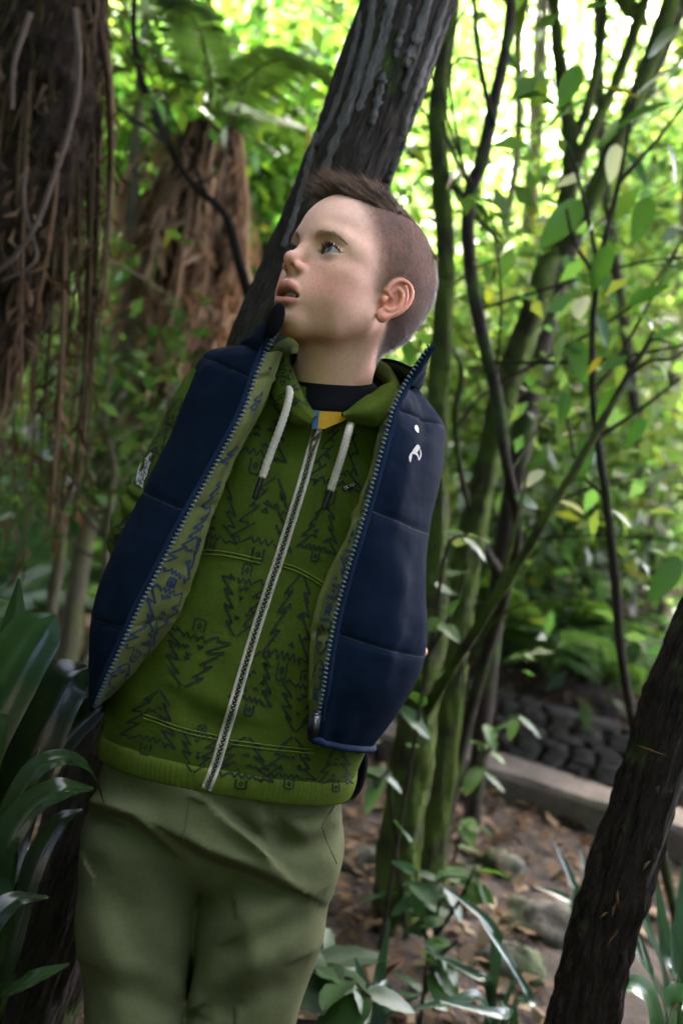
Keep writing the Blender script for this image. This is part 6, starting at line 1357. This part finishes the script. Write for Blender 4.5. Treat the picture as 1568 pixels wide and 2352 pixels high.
# zips on both edges
def vest_zip(E, top, side, i1):
    z = vest
    P = np.vstack([catmull(CC(top), 30)[:-1], E[:i1]])
    for k in range(6): P[1:-1] = (P[:-2] + 2 * P[1:-1] + P[2:]) / 4
    P = P + np.array([0, 0, 0.15]); L = np.r_[0, np.cumsum(np.linalg.norm(np.diff(P, axis=0), axis=1))]
    t = np.gradient(P, axis=0); t /= np.linalg.norm(t, axis=1, keepdims=True); N = np.tile([0, 0, 1.0], (len(P), 1)); s = np.cross(t, N); s /= np.linalg.norm(s, axis=1, keepdims=True)
    if (s[:, 0].mean() > 0) != (side > 0): s = -s                     # s points to the middle of the body
    cloth('zip_tape', *ribbon(P - s * 0.32, N, 0.62, 0.0, 0.10), M_NAVYB, z)
    m = MB(); step = 0.50
    for k in range(int(L[-1] / step)):
        x = (k + 0.5) * step; p, tt, ss = [np.array([np.interp(x, L, A[:, j]) for j in range(3)]) for A in (P, t, s)]
        nn = np.cross(ss, tt); nn = nn if nn[2] > 0 else -nn
        m.add(*brick(p + ss * 0.10, ss, tt, nn, 0.42, 0.20, 0.26)); m.add(*brick(p + ss * 0.26, ss, tt, nn, 0.18, 0.29, 0.22))
    cloth('zip_teeth', *m.get()[:2], M_TEETH, z, False, kind='stuff')
    return z
zL = vest_zip(zeL, [(640, 752, 107.2), (624, 778, 108.0), (606, 812, 108.6)], 1, 149)
zR = vest_zip(zeR, [(989, 792, 108.4), (962, 835, 108.9), (930, 884, 109.0)], -1, 142)
# black rubber zip guard on the collar tip
g = np.array([cm(632, 736, 106.9)]); a_ = np.linspace(0, 2 * np.pi, 20, endpoint=False)
rows = []
for k in np.linspace(0, np.pi, 9):
    rows.append(g[0] + np.c_[0.95 * math.sin(k) * np.cos(a_) - 0.0 + 0.5 * math.cos(k), 1.9 * math.cos(k) * np.ones(20), 0.5 * math.sin(k) * np.sin(a_)])
Gg = np.array(rows); gridobj('zip_guard', Gg, mat_fabric('black_velvet', (0.004, 0.004, 0.005), 0.95, 900, 0.2, 0.05), vest, True)
# slider at the bottom of the right edge and hem binding
m = MB(); c0 = cm(722, 1668, 107.6); tx, ty, tz = np.array([1, 0.1, 0]), np.array([0.12, 1, 0]), np.array([0, 0, 1.0])
m.add(*brick(c0, tx, ty, tz, 1.15, 2.4, 0.5)); m.add(*brick(c0 + tz * 0.5 - ty * 0.1, tx, ty, tz, 0.5, 1.9, 0.25)); m.add(*brick(c0 + ty * 1.2, tx, ty, tz, 0.85, 0.5, 0.42))
cloth('zip_slider', *m.get()[:2], M_BLACKP, vest, False)
hemR = np.vstack([cm(714, 1664, 108.6), cm(716, 1697, 108.8), cm(735, 1703, 108.8), *(shR[149, ::-1][2:23] + np.array([0, -0.25, 0.2]))])
cloth('hem_binding', *tube(catmull(hemR, 50), 0.42, 8), M_NAVYB, vest)
cloth('hem_binding', *tube(np.vstack([zeL[-6:], liL[-1, 1:8]]), 0.2, 8), M_NAVYB, vest)
# dark back hem hanging behind the hip
bh = CC([(700, 1700, 128), (800, 1722, 126), (842, 1722, 122.5), (843, 1770, 122.3), (836, 1800, 122.2), (822, 1826, 122.2), (800, 1838, 122.4), (740, 1838, 126)])
inb = CC([(700, 1690, 128.5), (790, 1712, 126.5), (822, 1716, 123.5), (822, 1768, 123.2), (818, 1795, 123.0), (806, 1814, 123), (790, 1822, 123), (740, 1822, 126.5)])
gb = np.stack([inb + [0, 0, .6], (bh + inb) / 2 + [0, 0, 1.0], bh, (bh + inb) / 2 - [0, 0, 1.0], inb - [0, 0, .6]], 1); gb = resample(gb, 40)
gridobj('back_hem', gb, M_BLACK, vest)
# lining print and the chest emblem
random.seed(8)
for G, lst in ((liL, ((635, 850, 44, 60, 20), (600, 925, 46, 80, 25), (545, 1050, 60, 80, 25), (500, 1145, 60, 110, 25), (470, 1220, 70, 90, 22), (420, 1290, 90, 130, 30), (375, 1390, 100, 130, 200), (330, 1470, 80, 110, 30), (270, 1560, 60, 90, 35))),
               (liR, ((885, 965, 34, 60, 20), (862, 1040, 36, 80, 15), (838, 1130, 40, 60, 15), (805, 1240, 60, 110, 14), (768, 1340, 70, 130, 12), (745, 1450, 60, 110, 190), (730, 1560, 50, 90, 8)))):
    for u, v, w, h, a in lst:
        P2 = px(G[:, :8]); lo_, hi_ = P2[..., 0].min(1), P2[..., 0].max(1); vv = P2[..., 1].mean(1)
        clip = lambda q, lo_=lo_, hi_=hi_, vv=vv: (q[:, 0] > np.interp(q[:, 1], vv, lo_) + 5) & (q[:, 0] < np.interp(q[:, 1], vv, hi_) - 5)
        draw_on(G, False, conifer(3), u, v, w, h, a, 'tree_print', vest, M_LINPR, 0.26, 0.07, clip)
def emblem(polys, name, mat, lift=0.12):
    m = MB()
    for pl in polys:
        q = np.array(pl, float); c = q.mean(0); ring_ = np.vstack([c, q]); P_, N_ = onto(shR, ring_); N_ = np.tile(N_.mean(0), (len(P_), 1)); k = len(q)
        m.V.append(P_ + N_ * lift); m.F.append(np.array([[0, 1 + i, 1 + (i + 1) % k, 1 + (i + 1) % k] for i in range(k)]) + m.n); m.n += len(P_)
    V = np.vstack(m.V); Fl = [[f[0], f[1], f[2]] for f in np.vstack(m.F).tolist()]
    return cloth(name, V, Fl, mat, vest, False)
z_ = lambda x, y: ((1600 + x / 6.272) * 0.57415, (1650 + y / 6.272) * 0.57415)
emblem([[z_(380, 315), z_(415, 340), z_(440, 400), z_(447, 460), z_(435, 525), z_(385, 480), z_(345, 430), z_(335, 370), z_(350, 330)],
        [z_(405, 800), z_(450, 825), z_(475, 870), z_(465, 905), z_(430, 960), z_(395, 1015), z_(355, 1048), z_(290, 1040), z_(268, 1005), z_(300, 930), z_(345, 870)],
        [z_(290, 1000), z_(275, 1060), z_(262, 1150), z_(235, 1255), z_(205, 1200), z_(198, 1110), z_(225, 1045), z_(262, 995)],
        [z_(400, 1010), z_(430, 1060), z_(447, 1130), z_(462, 1180), z_(455, 1205), z_(432, 1190), z_(415, 1110), z_(385, 1075), z_(357, 1042)],
        [z_(465, 905), z_(478, 910), z_(500, 980), z_(512, 1040), z_(500, 1110), z_(462, 1190), z_(448, 1185), z_(482, 1110), z_(490, 1040), z_(480, 970)]], 'emblem', M_WHITEP)

# ================================================================== sleeves, hands
def sleeve(pts, rad, wr=(), nr=120, nc=40, seed=0.0, amp=0.25):
    P = catmull(CC(pts), nr); R = catmull(np.array(rad)[:, None], nr)[:, 0]; T, N, Bn = frames(P); a = np.linspace(0, 2 * np.pi, nc, endpoint=False)
    G = P[:, None] + R[:, None, None] * (np.cos(a)[None, :, None] * N[:, None] + np.sin(a)[None, :, None] * Bn[:, None])
    out = G - P[:, None]; out /= np.linalg.norm(out, axis=-1, keepdims=True); t = np.linspace(0, 1, nr)[:, None]
    d = amp * fbm(G * 0.3 + seed, 3)
    for t0, t1, n_, am in wr:
        x = (t - t0) / (t1 - t0); m = (x > 0) & (x < 1)
        d = d + m * am * np.abs(np.sin(np.pi * n_ * x + 1.1 * np.sin(a)[None, :] + 0.8 * vnoise(np.stack([a[None, :] * 1.5 + 0 * t, t * 14 + 0 * a[None, :], 0 * t * a[None, :] + seed], -1)))) * np.sin(np.pi * np.clip(x, 0, 1)) ** 0.4
    return G + out * d[..., None]
slL = sleeve([(520, 905, 122), (485, 950, 122), (448, 1020, 122.5), (408, 1095, 122.5), (376, 1165, 122.5), (350, 1215, 122.5), (338, 1262, 124.5), (350, 1300, 129)], [5.2, 5.0, 4.7, 4.6, 4.3, 4.4, 4.5, 4.3], ((0.5, 0.84, 4, 0.75),), seed=2.0)
gridobj('sleeve', slL, M_HOOD, hoodie, True)
def cuff(G, n=10):
    e = G[-1]; c = e.mean(0); d_ = (G[-1] - G[-6]).mean(0); d_ /= np.linalg.norm(d_); rows = [c + (e - c) * 0.9 + d_ * x for x in np.linspace(-0.2, 3.8, n)]
    R_ = np.array(rows); k = np.arange(R_.shape[1]); R_ += (R_ - R_.mean(1, keepdims=True)) * (0.02 * (k % 2))[None, :, None]; return R_
gridobj('cuff', cuff(slL), M_RIB, hoodie, True)
slR = sleeve([(915, 1000, 124), (930, 1020, 125), (928, 1090, 125.5), (906, 1165, 127), (890, 1240, 128), (897, 1330, 128), (908, 1400, 126)], [4.6, 4.4, 4.1, 3.9, 3.8, 3.7, 3.6], ((0.4, 0.7, 4, 0.4),), seed=6.0)
gridobj('sleeve', slR, M_HOOD, hoodie, True); gridobj('cuff', cuff(slR), M_RIB, hoodie, True)
random.seed(3)
for u, v, w, h, a in ((398, 955, 50, 90, 25), (365, 1020, 40, 80, 25), (300, 1205, 60, 60, 20), (285, 1240, 60, 60, 30)):
    draw_on(slL, True, conifer(3), u, v, w, h, a, 'tree_print', hoodie, M_INK, 0.24, 0.08, lambda q: np.ones(len(q), bool))
# white printed badge on the sleeve
zs_ = lambda x, y: ((400 + x / 3.135) * 0.57415, (1500 + y / 3.135) * 0.57415)
bd = [zs_(*p) for p in ((650, 965), (672, 990), (655, 1030), (640, 1060), (655, 1100), (640, 1130), (628, 1180), (618, 1230), (600, 1280), (575, 1320), (560, 1370), (540, 1440), (505, 1400), (490, 1380), (465, 1370), (462, 1320), (475, 1250), (490, 1180), (505, 1110), (530, 1070), (560, 1010), (590, 1040), (615, 1010))]
P_, N_ = onto(slL, [np.mean(bd, 0)] + bd, True); k = len(bd); P_ = P_ + N_ * 0.12
cloth('sleeve_badge', P_, [[0, 1 + i, 1 + (i + 1) % k] for i in range(k)], M_WHITEP, hoodie, False)
m = MB(); rg = np.random.default_rng(4)
bd_ = np.array(bd); cb = bd_.mean(0)
for i in range(26):
    p0 = cb + (bd_[rg.integers(k)] - cb) * rg.uniform(0.1, 0.8); an = rg.uniform(0.9, 2.2); l_ = rg.uniform(5, 14)
    q = p0 + np.outer([0, .5, 1], [math.cos(an) * l_, math.sin(an) * l_]) + rg.normal(0, 1.2, (3, 2)); P2_, N2_ = onto(slL, q, True); m.add(*ribbon(P2_, N2_, 0.11, 0.18))
P2_, N2_ = onto(slL, np.vstack([bd_, bd_[:1]]), True); m.add(*ribbon(P2_, N2_, 0.12, 0.18))
cloth('badge_drawing', *m.get()[:2], M_INK, hoodie, False)
def hand(wr, palm, tips, thumb, nm):
    """hand as one skin surface: palm block with five jointed fingers (camera cm)"""
    wr, palm = np.array(wr), np.array(palm)
    def f(p):
        d = sd_cap(p, wr, palm, 2.2, 2.6)
        for base, mid_, tip in tips: d = smin(d, sd_chain(p, [base, mid_, tip], [0.85, 0.78, 0.62]), 0.5)
        return smin(d, sd_chain(p, thumb, [0.95, 0.85, 0.68]), 0.7)
    al = np.vstack([wr, palm, np.array(tips).reshape(-1, 3), np.array(thumb)]); return surface_nets(f, al.min(0) - 3.2, al.max(0) + 3.2, 0.3)
# his left hand rests on the hip behind the vest edge; one fingertip shows past it
wr_ = cm(908, 1405, 126); pm = cm(928, 1450, 124.0)
tips = [(cm(940 - 4 * i, 1466 - 9 * i, 123.5 - 0.8 * i), cm(956 - 4 * i, 1488 - 9 * i, 122.5 - 0.8 * i), cm(971 - 5 * i, 1497 - 10 * i, 121.4 - 0.8 * i)) for i in range(4)]
V, Fc = hand(wr_, pm, tips, [cm(918, 1440, 122.5), cm(915, 1475, 121.5), cm(918, 1500, 121.2)], 'hand')
HANDS = [(V, Fc)]
e_ = slL[-1].mean(0); d_ = (slL[-1] - slL[-6]).mean(0); d_ /= np.linalg.norm(d_); wr2 = e_ + d_ * 3; pm2 = wr2 + d_ * 4 + np.array([3, -1, -1.0]); ax_ = np.array([0.85, -0.35, -0.4]); up_ = np.array([0.3, 0.9, 0.1])
tips = [(pm2 + ax_ * 2 + up_ * (1.5 - i), pm2 + ax_ * (4.6 - 0.3 * abs(i - 1)) + up_ * (1.6 - 1.05 * i), pm2 + ax_ * (6.2 - 0.5 * abs(i - 1)) + up_ * (1.5 - 1.1 * i) + [0, 0, 1.2]) for i in range(4)]
HANDS.append(hand(wr2, pm2, tips, [pm2 + up_ * 1.5 + [0, 0, 1.2], pm2 + up_ * 2.6 + ax_ * 1.6 + [0, 0, 1.4], pm2 + up_ * 2.8 + ax_ * 3.2 + [0, 0, 1.6]], 'hand'))
for V, Fc in HANDS:
    cloth('hand', V, Fc, M_SKIN, boy, cols=np.tile([0.57, 0.33, 0.24], (len(V), 1)))

# ================================================================== trousers and shoes
DOWN = np.array(CAMR.T @ np.array([0, 0, -1.0]))            # world down in the camera frame
def to_ground(p, z=0.0):                                     # camera cm -> distance to world z along DOWN
    w = c2w(np.asarray(p) / 100); return (w[2] - z) * 100
kneeL, kneeR = cm(316, 2352, 119.5), cm(550, 2352, 119.5)
footL = kneeL + DOWN * (to_ground(kneeL) - 7); footR = kneeR + DOWN * (to_ground(kneeR) - 7) + np.array([1.5, 0, 0])
TF = [([(170, 1846), (230, 1856), (300, 1880), (385, 1948)], 19, 1.85), ([(415, 1930), (470, 1962), (590, 2006), (685, 2050)], 23, 2.34), ([(505, 1862), (560, 1905), (600, 1940), (645, 1990)], 19, -1.76),
      ([(225, 2040), (262, 2120), (300, 2240), (320, 2352)], 46, -0.78), ([(560, 2150), (620, 2125), (700, 2075)], 27, 0.58), ([(480, 2300), (560, 2260), (650, 2220)], 34, 0.68), ([(640, 1905), (700, 1930), (750, 1905)], 20, 0.68), ([(240, 2230), (320, 2260), (420, 2310)], 34, 0.49),
      ([(610, 1870), (625, 1920), (648, 1980)], 20, -0.78), ([(545, 2120), (560, 2200), (545, 2300)], 34, 0.68), ([(240, 1760), (330, 1800), (420, 1830)], 29, 0.49)]
def sdf_trousers(p):
    d = sd_ell(p, cm(503, 1840, 121), (14.6, 10.5, 9.2))
    d = smin(d, sd_ell(p, cm(512, 1770, 121), (14.4, 8.0, 9.4)), 2.5)
    dl = sd_chain(p, [cm(335, 1930, 121), cm(314, 2120, 120.5), kneeL, footL], [7.8, 6.7, 5.95, 5.4])
    dr = sd_chain(p, [cm(640, 1950, 121), cm(602, 2120, 120.3), kneeR, footR], [8.0, 7.3, 6.4, 5.5])
    lg = smin(dl, dr, 0.5)
    lg = smin(lg, sd_chain(p, [cm(430, 1990, 124), cm(434, 2200, 124), cm(432, 2420, 124)], [2.6, 2.4, 1.6]), 0.8)
    d = smin(d, lg, 1.7)
    P2 = px(p); fr = smooth01(p[:, 2], -120.0, -117.0)
    near = (np.abs(d) < 7)
    o = np.zeros(len(p))
    if near.any():
        q = P2[near]; w_ = fr[near]; acc = 0
        for pts, w, a in TF: acc = acc + fold(q, pts, w, a, abs(a) > 0.9)
        acc = acc * w_ + 0.28 * fbm(p[near] * 0.14, 3)
        # furrow between the legs
        o[near] = -acc
    return d + o
_al = np.vstack([cm(180, 1700, 121), cm(800, 1700, 121), footL, footR]); _lo = _al.min(0) - [5, 4, 11]; _hi = _al.max(0) + [5, 2, 11]
_lo[0] -= 4; _hi[0] += 4
TV, TFc = surface_nets(sdf_trousers, _lo, _hi, 0.4, 4, 3.2)
cloth('trouser_legs', TV, TFc, M_TROU, trousers)
# fly seam and slanting pocket
def on_mesh(V, Fc, pts):
    P2 = px(V); out = []
    for q in np.asarray(pts, float):
        k = np.flatnonzero(((P2 - q) ** 2).sum(1) < 12 ** 2)
        if not len(k): k = np.argsort(((P2 - q) ** 2).sum(1))[:4]
        z = V[k, 2].max(); out.append(cm(q[0], q[1], -z))
    return np.array(out)
def seam_on(pts, w, name, mat, n=24, lift=0.08):
    P = on_mesh(TV, TFc, catmull(pts, n)); N = np.tile([0, 0, 1.0], (n, 1)); cloth(name, *ribbon(P, N, w, lift, 0.05), mat, trousers)
M_TSEAM = simple_mat('dark_olive_thread', (0.05, 0.055, 0.03), 0.9)
seam_on([(434, 1846), (428, 1890), (420, 1934)], 0.10, 'fly_seam', M_TSEAM)
seam_on([(739, 1898), (752, 1935), (774, 1984)], 0.14, 'pocket_seam', M_TSEAM)
seam_on([(768, 1850), (752, 1876), (739, 1898)], 0.14, 'pocket_seam', M_TSEAM)
def shoe(foot):
    yaw = np.array([0, 0, 1.0]); a = foot - DOWN * 0; toe = a + np.array([0, 0, 14.0]); toe += DOWN * (to_ground(toe) - 3.2); heel = a + np.array([0, 0, -3.5]); heel += DOWN * (to_ground(heel) - 3.6)
    ank = a + DOWN * 1.0
    def f(p):
        d = sd_chain(p, [heel, (heel + toe) / 2, toe], [3.6, 3.9, 3.2]); d = smin(d, sd_cap(p, ank, (heel * .6 + toe * .4), 3.8, 3.8), 2.0)
        h = (p - heel) @ DOWN
        return smax(d, h - 3.0, 0.6)
    al = np.vstack([toe, heel, ank]); return surface_nets(f, al.min(0) - 5, al.max(0) + 5, 0.5)
M_SHOE = mat_fabric('charcoal_canvas', (0.03, 0.032, 0.034), 0.8)
for ft in (footL, footR):
    V, Fc = shoe(ft); cloth('shoe', V, Fc, M_SHOE, boy)

# repeats of a kind share a group phrase
GROUPS = {'slender_tree': 'slender stems around the clearing', 'mossy_tree': 'mossy trunks right of the boy', 'leafy_tree': 'leafy background trees', 'understory_shrub': 'understory shrubs', 'ground_fern': 'ferns on the forest floor', 'tree_fern': 'tree ferns on the left',
          'strap_leaf_plant': 'strap leaved plants', 'mossy_rock': 'mossy rocks on the soil', 'leafy_shoot': 'low leafy shoots', 'dry_stalk': 'dry stalks on the tree fern', 'dead_leaf': 'dead leaves caught on the twig'}
for o in bpy.data.objects:
    g = GROUPS.get(o.name.split('.')[0])
    if g and o.parent is None: o['group'] = g
